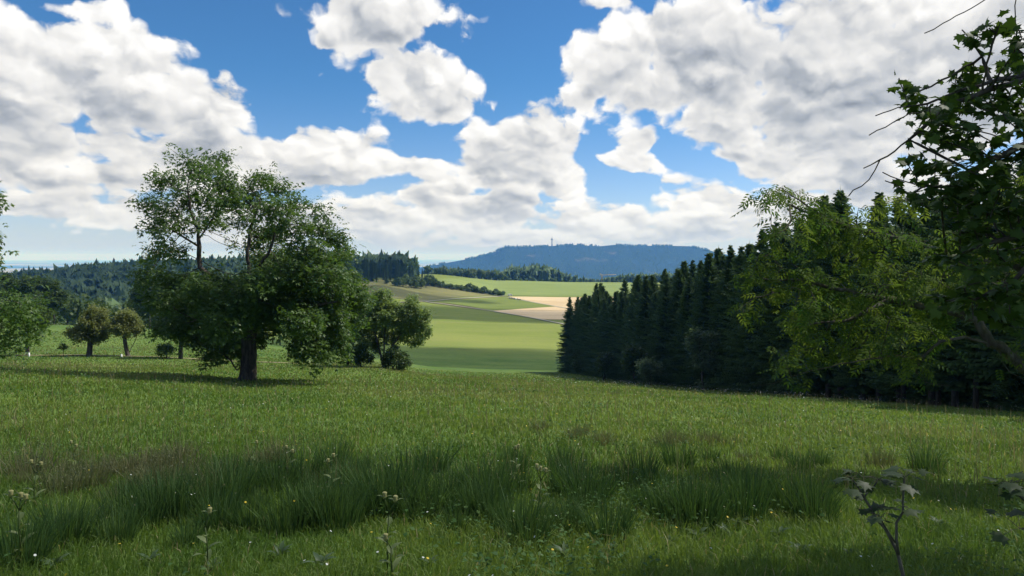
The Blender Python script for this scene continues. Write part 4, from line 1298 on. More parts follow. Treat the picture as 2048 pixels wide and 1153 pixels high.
# ------------------------------------------------------------------ near trees on the right: singled-out leaves plus the rest of the crown
def near_tree(name, label, base, P, par, leafT, leafM, barkM, base_r, tip_r, per, lsize, r, mesh_variants=4, maxcnt=3, droop=.3, spread=.3, keep=300, flare=.3, tone=None, sides=(12, 8, 6, 4)):
    t = thing(name, label, 'tree', base)
    V_, Q_, lv, cnt, R = branch_mesh(P, par, base_r, tip_r, flare, sides, .25, r)
    wood_parts(t, V_, Q_, lv, barkM)
    b, Rm, sc_ = twig_leaves(P, par, cnt, per, lsize, r, maxcnt, droop, spread, bare=colonize.n_seed)
    tn = r.random(len(b))
    if tone is not None: tn = np.clip(tone(b + np.array(base)) + (tn - .5) * .55, 0, 1)
    W_ = b + np.array(base)
    px = CX + F * W_[:, 0] / W_[:, 1]; py = HY - F * (W_[:, 2] - CAMZ) / W_[:, 1]
    inv = (px > 0) & (px < 2048) & (py > 0) & (py < 1153)
    size = np.where(inv, sc_ / W_[:, 1], 0)
    big = np.argsort(-size)[:keep]; big = big[size[big] > 0]
    rest = np.setdiff1d(np.arange(len(b)), big)
    LV, LT = scatter_mesh(leafT, b[rest], Rm[rest], sc_[rest])
    c = obj('crown', mesh_np('crown', LV, LT, leafM, False, np.repeat(tn[rest], len(leafT[0]))), t); c['kind'] = 'stuff'
    meshes = [mesh_np('leaf', leafT[0], leafT[1], leafM, False, np.full(len(leafT[0]), (k + .5) / mesh_variants)) for k in range(mesh_variants)]
    for i_ in big:
        o = bpy.data.objects.new('leaf', meshes[min(mesh_variants - 1, int(tn[i_] * mesh_variants))]); COL.objects.link(o); o.parent = t
        o.matrix_local = Matrix.Translation(b[i_].tolist()) @ Matrix(Rm[i_].tolist()).to_4x4() @ Matrix.Scale(float(sc_[i_]), 4)
    print(name, 'leaves', len(b), 'in view', int(inv.sum()))
    return t

# ash with yellowing leaves
rn = np.random.default_rng(71)
YR = 11.0
q_ = at(2330, YR); q_.z -= .1; oR = np.array(q_)
RC = [(1502, 395, 22), (1560, 385, 28), (1600, 430, 38), (1650, 402, 30), (1570, 470, 46), (1640, 480, 52), (1540, 520, 36), (1600, 560, 48), (1660, 560, 48), (1722, 430, 32), (1722, 520, 48),
      (1475, 622, 22), (1540, 590, 36), (1590, 640, 36), (1650, 640, 46), (1720, 610, 46), (1555, 700, 22), (1610, 690, 36), (1598, 730, 22), (1680, 700, 38), (1740, 690, 38), (1790, 560, 55),
      (1800, 650, 44), (1780, 460, 34), (1800, 400, 30), (1850, 480, 46), (1860, 600, 55), (1500, 560, 18), (1752, 395, 18), (1830, 715, 26), (1870, 660, 36), (1900, 560, 50), (1950, 480, 55),
      (1990, 570, 60), (2060, 500, 80), (2120, 600, 80), (2180, 450, 100), (2100, 380, 90), (2260, 550, 100), (2300, 350, 120), (2420, 480, 120), (2250, 200, 120), (2400, 250, 110), (2500, 380, 90),
      (1590, 385, 16), (1535, 430, 24), (1690, 460, 34), (1620, 600, 36)]
A = clumps_to_attr(RC, YR, 1.2, 180, rn, .7, oR)
def rp(px, py, dy=0.0): return pix(px, py, YR + dy) - oR
seeds = [[np.array([0, 0, -.2]), rp(2325, 700), rp(2300, 560), rp(2290, 420), rp(2290, 260)],
         [rp(2320, 690), rp(2180, 790, -.3), rp(2048, 738, -.5), rp(2000, 692, -.6), rp(1930, 674, -.6), rp(1880, 684, -.6), rp(1840, 718, -.5), rp(1790, 712, -.5), rp(1740, 718, -.5), rp(1680, 728, -.5), rp(1620, 742, -.4), rp(1545, 768, -.3), rp(1505, 770, -.3)],
         [rp(1990, 690, -.6), rp(1955, 640, -.4), rp(1880, 620, -.2), rp(1780, 600, 0), rp(1680, 580, .1), rp(1600, 560, .2)],
         [rp(2300, 560), rp(2150, 560, .3), rp(2000, 530, .4), rp(1880, 500, .4), rp(1760, 470, .3), rp(1650, 440, .2), rp(1580, 410, .1)],
         [rp(1700, 455, .2), rp(1640, 430, .2), rp(1560, 375, .2)], [rp(2295, 480), rp(2120, 420, .5), rp(1950, 420, .6), rp(1800, 400, .5)],
         [rp(1780, 600), rp(1700, 640, -.2), rp(1600, 650, -.2)], [rp(2290, 420), rp(2420, 380)],
         [rp(2000, 700, -.6), rp(2005, 725, -.7), rp(2020, 745, -.8), rp(2055, 765, -.8)], [rp(1840, 718, -.5), rp(1832, 745, -.6), rp(1850, 765, -.6), rp(1900, 772, -.7)]]
P, par = colonize(A, seeds, .13, .13, 1.4, 150, .0, rn)
COMP_N = compound_leaf(4, .22, .11, .34)
near_tree('ash_tree', 'ash with yellow green leaves and a mossy limb reaching in from the right', q_, P, par, COMP_N, MAT_ASH_NEAR, MAT_BARK_ASH, .22, .0052, 3, .25, rn, maxcnt=3, droop=.45, spread=.35,
          tone=lambda w: .08 + 1.2 * np.clip(fbm(w[:, 0] * .9 + 8, w[:, 2] * .9 + w[:, 1], 2) + .22, 0, 1))

# maple overhead on the right
YP = 6.4
q_ = at(2480, YP); q_.z -= .05; oP = np.array(q_)
rm = np.random.default_rng(73)
PC = [(1950, 80, 30), (2010, 60, 36), (2030, 120, 36), (1800, 160, 20), (1822, 190, 34), (1862, 205, 36), (1930, 215, 40), (1990, 200, 40), (2030, 200, 36), (1900, 262, 40), (1960, 260, 46), (2020, 270, 46),
      (1842, 262, 20), (1872, 300, 20), (1905, 330, 38), (1950, 310, 40), (2010, 330, 46), (1822, 318, 16), (1852, 335, 14), (1975, 340, 44),
      (1950, 400, 55), (2010, 420, 55), (1905, 430, 42), (1960, 480, 55), (2030, 500, 55), (1900, 520, 42), (1960, 560, 50), (2030, 580, 55), (1870, 585, 24), (1990, 625, 34), (1945, 640, 16), (2045, 660, 34), (1865, 500, 22), (1905, 600, 30),
      (2020, 380, 50), (1990, 450, 50), (2040, 440, 50), (1930, 370, 40), (1985, 520, 50),
      (2100, 100, 90), (2120, 260, 90), (2110, 420, 90), (2120, 560, 80), (2250, 200, 120), (2260, 420, 120), (2240, -50, 120), (2400, 100, 130), (2420, 350, 120), (2560, 200, 130), (2380, -150, 130), (2560, -50, 120)]
A = clumps_to_attr(PC, YP, .75, 330, rm, .7, oP)
def pp(px, py, dy=0.0): return pix(px, py, YP + dy) - oP
seeds = [[np.array([0, 0, -.2]), pp(2475, 700), pp(2440, 450), pp(2430, 250), pp(2420, 60)],
         [pp(2440, 450), pp(2250, 250), pp(2110, 160), pp(2048, 153), pp(1982, 164), pp(1910, 186), pp(1855, 208), pp(1797, 215), pp(1751, 232)],
         [pp(2060, 155), pp(1982, 178, -.2), pp(1928, 200, -.2), pp(1873, 218, -.2), pp(1818, 228, -.2), pp(1771, 255, -.2), pp(1738, 271, -.2)],
         [pp(1900, 212, -.2), pp(1855, 248, -.3), pp(1818, 280, -.3), pp(1775, 313, -.3), pp(1727, 337, -.3)],
         [pp(1762, 322, -.3), pp(1738, 360, -.3), pp(1697, 393, -.3)],
         [pp(2440, 460), pp(2200, 330, .3), pp(2048, 291, .3), pp(2000, 313, .2), pp(1957, 335, .2), pp(1902, 375, .1), pp(1877, 411, .1)],
         [pp(1982, 164), pp(1964, 113, .2), pp(1924, 60, .2)],
         [pp(2430, 250), pp(2200, -90, .2), pp(2080, -60, .3), pp(1970, 0, .3), pp(1928, 25, .3), pp(1886, 47, .3), pp(1849, 67, .3)],
         [pp(2048, 153), pp(2035, 100, .2), pp(2031, 44, .2), pp(2030, -40, .2)],
         [pp(1982, 124, .2), pp(1928, 135, .2), pp(1884, 160, .2)],
         [pp(1902, 375, .1), pp(1850, 372, .1), pp(1800, 360, .1), pp(1765, 345, .1)], [pp(1850, 372, .1), pp(1820, 390), pp(1770, 362)],
         [pp(2440, 470), pp(2200, 480, -.3), pp(2048, 470, -.3), pp(1960, 490, -.3), pp(1900, 520, -.3)], [pp(2100, 474, -.3), pp(2030, 560, -.4), pp(1950, 600, -.4)]]
P, par = colonize(A, seeds, .085, .10, 1.1, 160, .0, rm)
near_tree('maple_tree', 'dark maple boughs with lobed leaves hanging in from the upper right', q_, P, par, maple_leaf(), MAT_MAPLE, MAT_BARK, .15, .0050, 4, .102, rm, maxcnt=2, droop=.35, spread=.5, flare=.3)

# ------------------------------------------------------------------ maple saplings close to the camera
def sapling(label, base, limbs, leafspots, r, ls=.13):
    t = thing('maple_sapling', label, 'sapling', base)
    ob = np.array(base)
    m = MB()
    for pts, r0, r1 in limbs:
        p_ = np.array([np.asarray(x) - ob for x in pts]); m.tube(p_, np.linspace(r0, r1, len(p_)), 7)
    obj('stem', m.mesh('stem', MAT_BARK_ASH, True), t)
    T_ = maple_leaf()
    meshes = [mesh_np('leaf', T_[0], T_[1], MAT_SAPLEAF, False, np.full(len(T_[0]), k / 3)) for k in range(4)]
    pet = MB()
    for c, n, spread_ in leafspots:
        c = np.asarray(c) - ob
        for k in range(n):
            a = k * 6.283 / n + r.normal() * .4
            ax = np.array([math.cos(a), math.sin(a), r.uniform(-.55, .35)])
            Rm = orient(ax[None], (np.array([0, 0, 1.0]) + r.normal(size=3) * .25)[None])[0]
            s = ls * r.uniform(.65, 1.15)
            st = c + ax * spread_ * r.uniform(.5, 1.2) + np.array([0, 0, r.uniform(-.02, .05)])
            pet.tube([c, (c + st) / 2 + np.array([0, 0, .015]), st], [.0022, .0018, .0015], 4, False)
            o = bpy.data.objects.new('leaf', meshes[k % 4]); COL.objects.link(o); o.parent = t
            o.matrix_local = Matrix.Translation(st.tolist()) @ Matrix(Rm.tolist()).to_4x4() @ Matrix.Scale(s, 4)
    pt_ = obj('leaf_stalks', pet.mesh('leaf_stalks', MAT_BARK_ASH), t); pt_['kind'] = 'stuff'
    return t
MAT_SAPLEAF = leaf_mat('sapling_leaf', (0.026, 0.050, 0.018), (0.055, 0.085, 0.034), 0.3, rough=.5, spec=.2)
r9 = np.random.default_rng(81)
YS = 4.3
def sp(px, py, dy=0.0): return pix(px, py, YS + dy)
bs = sp(1812, 1190); bs[2] = gz(bs[0], bs[1]); bs0 = Vector(bs.tolist())
sapling('bent maple sapling with flat leaf tufts at the meadow edge', bs0,
        [([bs, sp(1806, 1150), sp(1795, 1105), sp(1772, 1060), sp(1755, 1040), sp(1742, 1018), sp(1728, 995), sp(1712, 968), sp(1704, 958)], .0125, .005),
         ([sp(1797, 1110, -.03), sp(1793, 1080, -.04), sp(1793, 1046, -.04), sp(1806, 1025, -.04), sp(1806, 1000, -.04), sp(1808, 965, -.04), sp(1809, 955, -.04)], .009, .005),
         ([sp(1728, 997, .02), sp(1735, 985, .05), sp(1750, 970, .06), sp(1755, 962, .06)], .006, .004), ([sp(1790, 1085, -.03), sp(1768, 1050, -.08), sp(1760, 1035, -.1)], .006, .003)],
        [(sp(1704, 957), 9, .10), (sp(1755, 960, .06), 5, .08), (sp(1809, 955, -.04), 7, .07), (sp(1760, 1035, -.1), 5, .07), (sp(1745, 1022), 3, .07), (sp(1806, 1015, -.04), 4, .06), (sp(1725, 955, .05), 3, .10)], r9, .105)
def sp2(px, py, dy=0.0): return pix(px, py, 4.6 + dy)
b2 = sp2(2090, 1120); b2[2] = gz(b2[0], b2[1])
sapling('second maple sapling at the right edge of the meadow with drooping leaves', Vector(b2.tolist()),
        [([b2, sp2(2080, 1060), sp2(2062, 1010), sp2(2045, 998), sp2(2030, 985), sp2(2022, 972)], .012, .005), ([sp2(2078, 1055), sp2(2055, 1055), sp2(2044, 1060)], .005, .003)],
        [(sp2(2020, 968), 8, .10), (sp2(2045, 995), 4, .09), (sp2(2035, 965, .1), 6, .1), (sp2(2040, 1058), 5, .12)], r9, .125)

# ------------------------------------------------------------------ meadow grass
MAT_GRASS, q = new_mat('grass_blade')
at_ = q.n('ShaderNodeAttribute', attribute_name='tint')
ge = q.n('ShaderNodeNewGeometry'); PP = ge.outputs['Position']
n1 = q.noise(PP, 0.35, 3.0, 0.6); n0 = q.noise(PP, 0.05, 3.0, 0.5)
c_ = q.mix(q.ss(at_.outputs['Fac'], .0, .85), (0.078, 0.142, 0.024), (0.182, 0.248, 0.052))
c_ = q.mix(q.m('MULTIPLY', q.ss(n1, .45, .7), .5), c_, (0.130, 0.200, 0.045))
c_ = q.mix(q.m('MULTIPLY', q.ss(n0, .42, .66), .55), c_, (0.205, 0.215, 0.080))
c_ = q.mix(q.ss(at_.outputs['Fac'], .965, .975), c_, (0.33, 0.28, 0.15))
pb = principled(q, c_, .55, .25)
tb = q.n('ShaderNodeBsdfTranslucent'); q.t.links.new(q.v('MULTIPLY', c_, (1.5, 1.5, .8)), tb.inputs[0])
ms = q.n('ShaderNodeMixShader'); ms.inputs[0].default_value = .35
q.t.links.new(pb, ms.inputs[1]); q.t.links.new(tb.outputs[0], ms.inputs[2]); finish(q, ms.outputs[0])

def blades(X, Y, h, w, bend, r, tint):
    """three-triangle bent blades"""
    n = len(X); z = ground_z(X, Y) - .01
    a = r.uniform(0, 6.283, n); dx, dy = np.cos(a), np.sin(a)
    # face roughly across the view
    f = r.normal(0, .7, n); sx_, sy_ = np.cos(f), np.sin(f)
    p0 = np.stack([X, Y, z], -1)
    mid = p0 + np.stack([dx * bend * .3 * h, dy * bend * .3 * h, h * .55], -1)
    tip = p0 + np.stack([dx * bend * h, dy * bend * h, h * (1 - .35 * bend)], -1)
    s = np.stack([sx_ * w, sy_ * w, np.zeros(n)], -1)
    V_ = np.stack([p0 - s * .5, p0 + s * .5, mid - s * .42, mid + s * .42, tip], 1).reshape(-1, 3)
    b = (np.arange(n) * 5)[:, None]
    Qd = b + np.array([[0, 1, 3, 2]]); Tr = b + np.array([[2, 3, 4]])
    return V_, Qd, Tr, np.repeat(tint, 5)
rg = np.random.default_rng(91)
N = 285000
Y = np.exp(rg.uniform(math.log(3.3), math.log(150), N)); ap = rg.uniform(-.80, .80, N)
X = ap * Y
edge_x = np.interp(Y, ey[::-1], ex[::-1])
ok = X < edge_x + 1.0
X, Y = X[ok], Y[ok]; n = len(X)
patch = fbm(X / 2.2 + 50, Y / 2.2 + 50, 3) + .5
h = (.075 + .145 * patch * rg.uniform(.5, 1.5, n)) * (1 + .35 * (rg.random(n) < .06)) * np.where(Y > 60, 1.0, 1)
w = np.maximum(.0065, Y / 711 * .95) * rg.uniform(.6, 1.3, n)
tint = np.clip(.25 * rg.random(n) + .7 * (fbm(X / 1.1 + 9, Y / 1.1, 3) + .5) + .9 * fbm(X / 4.5 + 3, Y / 6.0 + 8, 3) - .06, 0, .95)
tint = np.where(rg.random(n) < .025 + .05 * np.clip((Y - 25) / 60, 0, 1), 1.0, tint)
V_, Qd, Tr, tn = blades(X, Y, h, w, rg.uniform(.1, .9, n), rg, tint)
gr = obj('meadow_grass', mesh_np('meadow_grass', V_, [Qd, Tr], MAT_GRASS, False, tn))
tag(gr, 'uncut green meadow grass', 'grass', kind='stuff')

# broad leaved herbs and clover in patches between the blades
N = 60000
Y = np.exp(rg.uniform(math.log(3.4), math.log(45), N)); X = rg.uniform(-.8, .8, N) * Y
ok = fbm(X / 1.6 + 20, Y / 1.6 + 3, 3) > rg.uniform(.02, .22, N)
X, Y = X[ok], Y[ok]; n = len(X)
hz_ = rg.uniform(.05, .20, n)
ax = unit(n, rg); ax[:, 2] = rg.uniform(-.2, .5, n)
HV, HT = scatter_mesh(LEAF1, np.stack([X, Y, ground_z(X, Y) + hz_], -1), orient(ax, np.array([0, 0, 1.0]) + rg.normal(size=(n, 3)) * .35), np.maximum(.045, Y / 711 * 2.2) * rg.uniform(.6, 1.5, n))
MAT_HERB = leaf_mat('herb_leaf', (0.045, 0.105, 0.026), (0.105, 0.175, 0.052), .3, rough=.6, spec=.12)
tag(obj('meadow_herbs', mesh_np('meadow_herbs', HV, HT, MAT_HERB, False, np.repeat(rg.random(n), 4))), 'patches of clover and broad leaved herbs in the grass', 'herbs', kind='stuff')

# seed heads and dry stalks standing over the grass in the upper meadow
N = 15000
Y = np.exp(rg.uniform(math.log(9), math.log(120), N)); X = rg.uniform(-.75, .75, N) * Y
dens = fbm(X / 14 + 70, Y / 14 + 20, 3)
ok = (X < np.interp(Y, ey[::-1], ex[::-1]) + .5) & (dens > rg.uniform(-.25, .25, N))
X, Y = X[ok], Y[ok]; n = len(X)
MAT_STALK = leaf_mat('dry_stalk', (0.16, 0.13, 0.07), (0.34, 0.28, 0.17), .25)
V_, Qd, Tr, tn = blades(X, Y, rg.uniform(.35, .65, n), np.maximum(.004, Y / 711 * .38), rg.uniform(.05, .35, n), rg, rg.random(n))
tag(obj('dry_seed_stalks', mesh_np('dry_seed_stalks', V_, [Qd, Tr], MAT_STALK, False, tn)), 'thin straw coloured seed stalks standing over the grass', 'grass', kind='stuff')

# white and yellow meadow flowers: many along the wood, few elsewhere
def flower_stuff(name, label, X, Y, hgt, size, col, r):
    n = len(X); z = ground_z(X, Y) + hgt
    k = 6; th = np.arange(k) * 6.283 / k
    V0 = np.vstack([[0, 0, .15], np.stack([np.cos(th), np.sin(th), np.zeros(k)], -1)]); T0 = np.array([[0, 1 + i_, 1 + (i_ + 1) % k] for i_ in range(k)])
    up = np.array([0, -.45, 1.0]) + r.normal(size=(n, 3)) * .35
    Rm = orient(np.tile([[0.2, 1.0, 0]], (n, 1)) + r.normal(size=(n, 3)) * .3, up)
    V_, T_ = scatter_mesh((V0, T0), np.stack([X, Y, z], -1), Rm, size)
    sv = np.stack([np.stack([X - .003, Y, z - hgt], -1), np.stack([X + .003, Y, z - hgt], -1), np.stack([X, Y, z], -1)], 1).reshape(-1, 3)
    m1 = leaf_mat(name, tuple(c * .85 for c in col), col, .2)
    o = obj(name, mesh_np(name, V_, T_, m1, False, r.random(len(V_))))
    return tag(o, label, 'flowers', kind='stuff')
rx = np.random.default_rng(95)
N = 1900
t_ = rx.uniform(0, 1, N); Ye = rx.uniform(26, 120, N); d_ = rx.exponential(6.0, N)
Xe = np.interp(Ye, ey[::-1], ex[::-1]) - .3 - d_
ok = fbm(Xe / 5, Ye / 5, 3) > -.04
flower_stuff('white_wildflowers', 'tiny white wildflowers scattered along the edge of the wood', Xe[ok], Ye[ok], rx.uniform(.25, .5, ok.sum()), np.maximum(.012, Ye[ok] / 711 * .30) * rx.uniform(.6, 1.2, ok.sum()), (0.70, 0.70, 0.66), rx)
N = 160
Y = np.exp(rx.uniform(math.log(4.5), math.log(40), N)); X = rx.uniform(-.7, .7, N) * Y
flower_stuff('small_white_flowers', 'few small white flowers dotted through the near meadow', X, Y, rx.uniform(.2, .4, N), np.maximum(.010, Y / 711 * .5), (0.66, 0.68, 0.62), rx)
N = 90
Y = np.exp(rx.uniform(math.log(4.2), math.log(22), N)); X = rx.uniform(-.7, .7, N) * Y
flower_stuff('yellow_flowers', 'few yellow buttercups dotted through the near meadow', X, Y, rx.uniform(.15, .35, N), np.maximum(.011, Y / 711 * .55), (0.70, 0.52, 0.04), rx)

# ------------------------------------------------------------------ rushes in the wet hollow, every clump its own
MAT_RUSH = leaf_mat('rush_stem', (0.028, 0.068, 0.021), (0.072, 0.128, 0.036), .3, rough=.55, spec=.2)
MAT_RUSHB = leaf_mat('rush_brown', (0.088, 0.105, 0.046), (0.150, 0.158, 0.078), .3)
def rush_mesh(r, n, H, R, tuft=.3, wd=.0055):
    a = r.uniform(0, 6.283, n); q0 = R * np.sqrt(r.random(n)) * .55
    X = np.cos(a) * q0; Y = np.sin(a) * q0
    h = H * r.uniform(.5, 1.08, n); lean = r.uniform(.04, .55, n) * (q0 / R + .35)
    p0 = np.stack([X, Y, np.full(n, -.05)], -1)
    dv = np.stack([np.cos(a) * lean, np.sin(a) * lean, np.ones(n)], -1)
    mid = p0 + dv * h[:, None] * .5
    tip = p0 + dv * h[:, None] + np.stack([np.cos(a) * lean * h * .4, np.sin(a) * lean * h * .4, -lean * h * .25], -1)
    f = r.uniform(0, 3.14, n); s = np.stack([np.cos(f), np.sin(f), np.zeros(n)], -1) * wd * r.uniform(.7, 1.3, n)[:, None]
    V_ = np.stack([p0 - s, p0 + s, mid - s * .8, mid + s * .8, tip], 1).reshape(-1, 3); b = (np.arange(n) * 5)[:, None]
    tn = np.repeat(r.random(n), 5)
    # brown flower tufts near the tops
    k = r.random(n) < tuft
    c = p0[k] + dv[k] * h[k][:, None] * r.uniform(.74, .9, k.sum())[:, None]
    Rm = orient(unit(k.sum(), r) + np.array([0, 0, .6]), unit(k.sum(), r))
    V0 = np.array([[0, 0, 0], [-.35, .5, 0], [.35, .5, 0.1], [0, 1, 0], [0, .5, .35]]); T0 = np.array([[0, 2, 1], [1, 2, 3], [0, 4, 3]])
    FV, FT = scatter_mesh((V0, T0), c, Rm, .024 * r.uniform(.6, 1.3, k.sum()))
    return (V_, b + np.array([[0, 1, 3, 2]]), b + np.array([[2, 3, 4]]), tn), (FV, FT)
rr_ = np.random.default_rng(97)
G_RU = 'rush clumps in the wet hollow'; L_RU = 'dark green rush clump in the wet hollow of the meadow'
G_RB = 'brown topped rush clumps'; L_RB = 'brown topped rush clump standing in the meadow'
def rush_thing(label, group, n, H, R, brown):
    t = thing('rush_clump', label, 'rushes', group=group)
    (V_, Qd, Tr, tn), (FV, FT) = rush_mesh(rr_, n, H, R, .55 if brown else .02)
    o = obj('stems', mesh_np('stems', V_, [Qd, Tr], MAT_RUSHB if brown == 2 else MAT_RUSH, False, tn), t); o['kind'] = 'stuff'
    o = obj('flower_tufts', mesh_np('flower_tufts', FV, FT, MAT_RUSHB, False, rr_.random(len(FV))), t); o['kind'] = 'stuff'
    return t
rush_g = [rush_thing(L_RU, G_RU, 190, .56, .36, 0) for _ in range(4)]
rush_b = [rush_thing(L_RB, G_RB, 170, .46, .36, 2) for _ in range(3)]
green_sp = []; brown_sp = []
def inside(px, py): return 0
# dark mass of the hollow, thinning outwards
for _ in range(150):
    px = rr_.uniform(430, 1640); py = rr_.normal(1005, 48)
    if not 925 < py < 1095: continue
    c = .5 + .5 * math.exp(-((px - 1150) / 430) ** 2)
    if rr_.random() > c: continue
    if px > 1350 and py > 1070: continue
    green_sp.append((px, py))
for _ in range(14): green_sp.append((rr_.uniform(150, 480), rr_.normal(1040, 34)))
for _ in range(6): green_sp.append((rr_.uniform(30, 300), rr_.normal(1075, 30)))
for p_ in [(1640, 935), (1850, 945), (1880, 955), (1600, 930), (1700, 975), (1560, 925), (255, 1000), (200, 1050), (1420, 925), (1340, 925)]: green_sp.append(p_)
for _ in range(34): brown_sp.append((rr_.uniform(-20, 430), rr_.normal(965, 24)))
for p_ in [(540, 930), (520, 935), (560, 930), (1080, 862), (1150, 878), (1165, 872), (1330, 895), (1350, 890), (1375, 892), (1420, 890), (1440, 892), (1470, 890), (1490, 922), (1210, 890), (1235, 790), (1228, 792), (1760, 935), (620, 975), (700, 980), (360, 990), (610, 1010)]: brown_sp.append(p_)
def place(protos, sp_, kind):
    for k, (px, py) in enumerate(sp_):
        if kind == 'dark rush clump':
            where = 'beside the yellowish leafy thistle' if px < 300 else 'between the leafy and the two headed thistle' if px < 620 else 'around the tall two headed thistle' if px < 920 else 'around the thistle with several pale heads' if px < 1220 else 'left of the bent sapling' if px < 1500 else 'right behind the bent sapling'
            lab = kind + (' in the upper hollow, ' if py < 965 else ' in mid hollow, ' if py < 1045 else ' in the lower hollow, ') + where
        else:
            lab = kind + (' in the broad brown patch left of the hollow' if px < 440 else ' beside the thin thistle above the hollow' if px < 570 else ' at the left end of the dark rushes' if px < 720 else ', small and alone on the open slope above the hollow' if py < 865 else ' in the loose line above the dark rushes' if px < 1500 else ' beside the bent sapling')
        x, y, z = hit(px, py, 2.5, 120)
        s = rr_.uniform(.45, 1.2) * (1.0 if y < 12 else .9); loc = (x, y, z)
        if k < len(protos):
            o = protos[k]; o['label'] = lab; o.location = loc; o.scale = (s, s, s * rr_.uniform(.85, 1.1))
        else: copy_tree(protos[k % len(protos)], loc, rr_.uniform(0, 6.28), (s, s, s * rr_.uniform(.85, 1.1)), lab)
place(rush_g, green_sp, 'dark rush clump'); place(rush_b, brown_sp, 'brown topped rush clump')
print('rushes', len(green_sp), len(brown_sp))

# ------------------------------------------------------------------ single plants
MAT_PALELEAF = leaf_mat('thistle_leaf', (0.085, 0.125, 0.040), (0.170, 0.210, 0.085), .35)
MAT_HEAD = leaf_mat('thistle_head', (0.30, 0.29, 0.12), (0.46, 0.43, 0.22), .2)
MAT_DOCK = leaf_mat('dock_leaf', (0.050, 0.090, 0.036), (0.085, 0.130, 0.060), .28, rough=.5, spec=.25)
def long_leaf(L, W, r, wave=.1):
    n = 6; V_ = []; T_ = []
    for k in range(n + 1):
        t = k / n; w = W * math.sin(math.pi * min(.97, t * .92 + .06)) * (1 + wave * (-1) ** k)
        z = L * (.45 * t - .5 * t * t)
        V_ += [(-w / 2, t * L, z + .12 * w), (0, t * L, z), (w / 2, t * L, z + .12 * w)]
    for k in range(n):
        a = k * 3
        T_ += [[a, a + 1, a + 4, a + 3], [a + 1, a + 2, a + 5, a + 4]]
    return np.array(V_), np.array(T_)
def leaf_obj(t, r, pos, ang, L, W, mat, pitch=0.0):
    V_, Q_ = long_leaf(L, W, r)
    return obj('leaf', mesh_np('leaf', V_, Q_, mat, True, np.full(len(V_), r.random())), t, pos, (pitch, 0, ang))
def thistle(px, py, H, label, r, heads=2, leaves=5):
    x, y, z = hit(px, py, 2.5, 60)
    t = thing('cabbage_thistle', label, 'thistle', (x, y, z), r.uniform(0, 6))
    m = MB(); lean = r.normal(size=2) * .06
    top = np.array([lean[0] * H, lean[1] * H, H]); m.tube([(0, 0, -.05), tuple(top * .5 + [.01, 0, 0]), tuple(top * .8)], [.007, .006, .005], 6)
    tips = []
    for k in range(heads):
        a = k * 6.283 / heads + r.uniform(0, 1); tip = top * (.92 + .08 * (k == 0)) + np.array([math.cos(a) * .05, math.sin(a) * .05, 0])
        m.tube([tuple(top * .78), tuple((top * .78 + tip) / 2 + [0, 0, .01]), tuple(tip)], [.005, .004, .004], 5); tips.append(tip)
    obj('stem', m.mesh('stem', MAT_PALELEAF, True), t)
    for tip in tips:
        m = MB(); m.lathe([(0, 0), (.013, .004), (.018, .018), (.014, .034), (.020, .05), (.012, .056), (0, .05)], tip, 9)
        hd_ = obj('flower_head', m.mesh('flower_head', MAT_HEAD, True), t)
        for k in range(4): leaf_obj(hd_, r, tuple(tip), k * 1.57 + r.normal() * .2, .07, .028, MAT_PALELEAF, .5)
    for k in range(leaves):
        leaf_obj(t, r, tuple(top * (.15 + .6 * k / leaves)), k * 2.4, .16 - .015 * k, .05, MAT_PALELEAF, .45)
    return t
rt = np.random.default_rng(99)
for px, py, H, lab, hd in [(775, 1150, .62, 'tall pale thistle with two flower heads rising at the bottom of the rushes', 2), (788, 1165, .34, 'short pale thistle beside the tall one', 1),
                           (45, 1125, .55, 'yellowish leafy thistle low at the left of the meadow', 3), (415, 1145, .45, 'single thistle with one head in the left part of the near grass', 1),
                           (1082, 1055, .6, 'thistle with several pale heads at the centre of the rushes', 3), (68, 1020, .5, 'small yellow topped thistle near the brown rushes at the left', 2),
                           (512, 955, .45, 'thin thistle beside the brown rush tuft above the hollow', 1), (582, 975, .5, 'pale thistle standing just right of the brown rush tuft', 2), (150, 960, .5, 'pale thistle among the brown topped rushes', 2), (665, 1000, .5, 'slim thistle at the left end of the dark rushes', 2), (1030, 985, .55, 'bluish thistle at the upper edge of the dark rushes', 2)]:
    thistle(px, py, H, lab, rt, hd)
G_DK = 'dock plants low in the near grass'
def dock(r):
    t = thing('dock_plant', 'low dock plant with broad grey green leaves in the near grass', 'plant', group=G_DK)
    for k in range(7):
        leaf_obj(t, r, (0, 0, .05), k * .9 + r.normal() * .2, r.uniform(.16, .30), r.uniform(.06, .10), MAT_DOCK, r.uniform(.3, .9))
    return t
dk = [dock(rt) for _ in range(3)]
for k, (px, py) in enumerate([(1450, 1075), (1395, 1080), (1520, 1055), (1130, 1125), (965, 1140), (640, 1140), (420, 1150), (110, 1140), (300, 1130), (560, 1120), (1225, 1110), (1340, 1090), (1700, 1120), (1930, 1135), (1880, 1060), (1560, 1080), (860, 1135), (30, 1100), (1480, 1058), (1600, 1110), (1985, 1045)]):
    x, y, z = hit(px, py, 2.5, 40)
    s = rt.uniform(.35, .6)
    lab = 'low broad leaved dock plant in the short grass ' + ('below the leafy thistle' if px < 350 else 'near the single headed thistle' if px < 600 else 'near the tall two headed thistle' if px < 1000 else 'below the middle of the dark rushes' if px < 1360 else 'left of the bent sapling' if px < 1720 else 'between the two saplings')
    if k < 3: dk[k].location = (x, y, z); dk[k].scale = (s,) * 3; dk[k]['label'] = lab
    else: copy_tree(dk[k % 3], (x, y, z), rt.uniform(0, 6), s, lab)

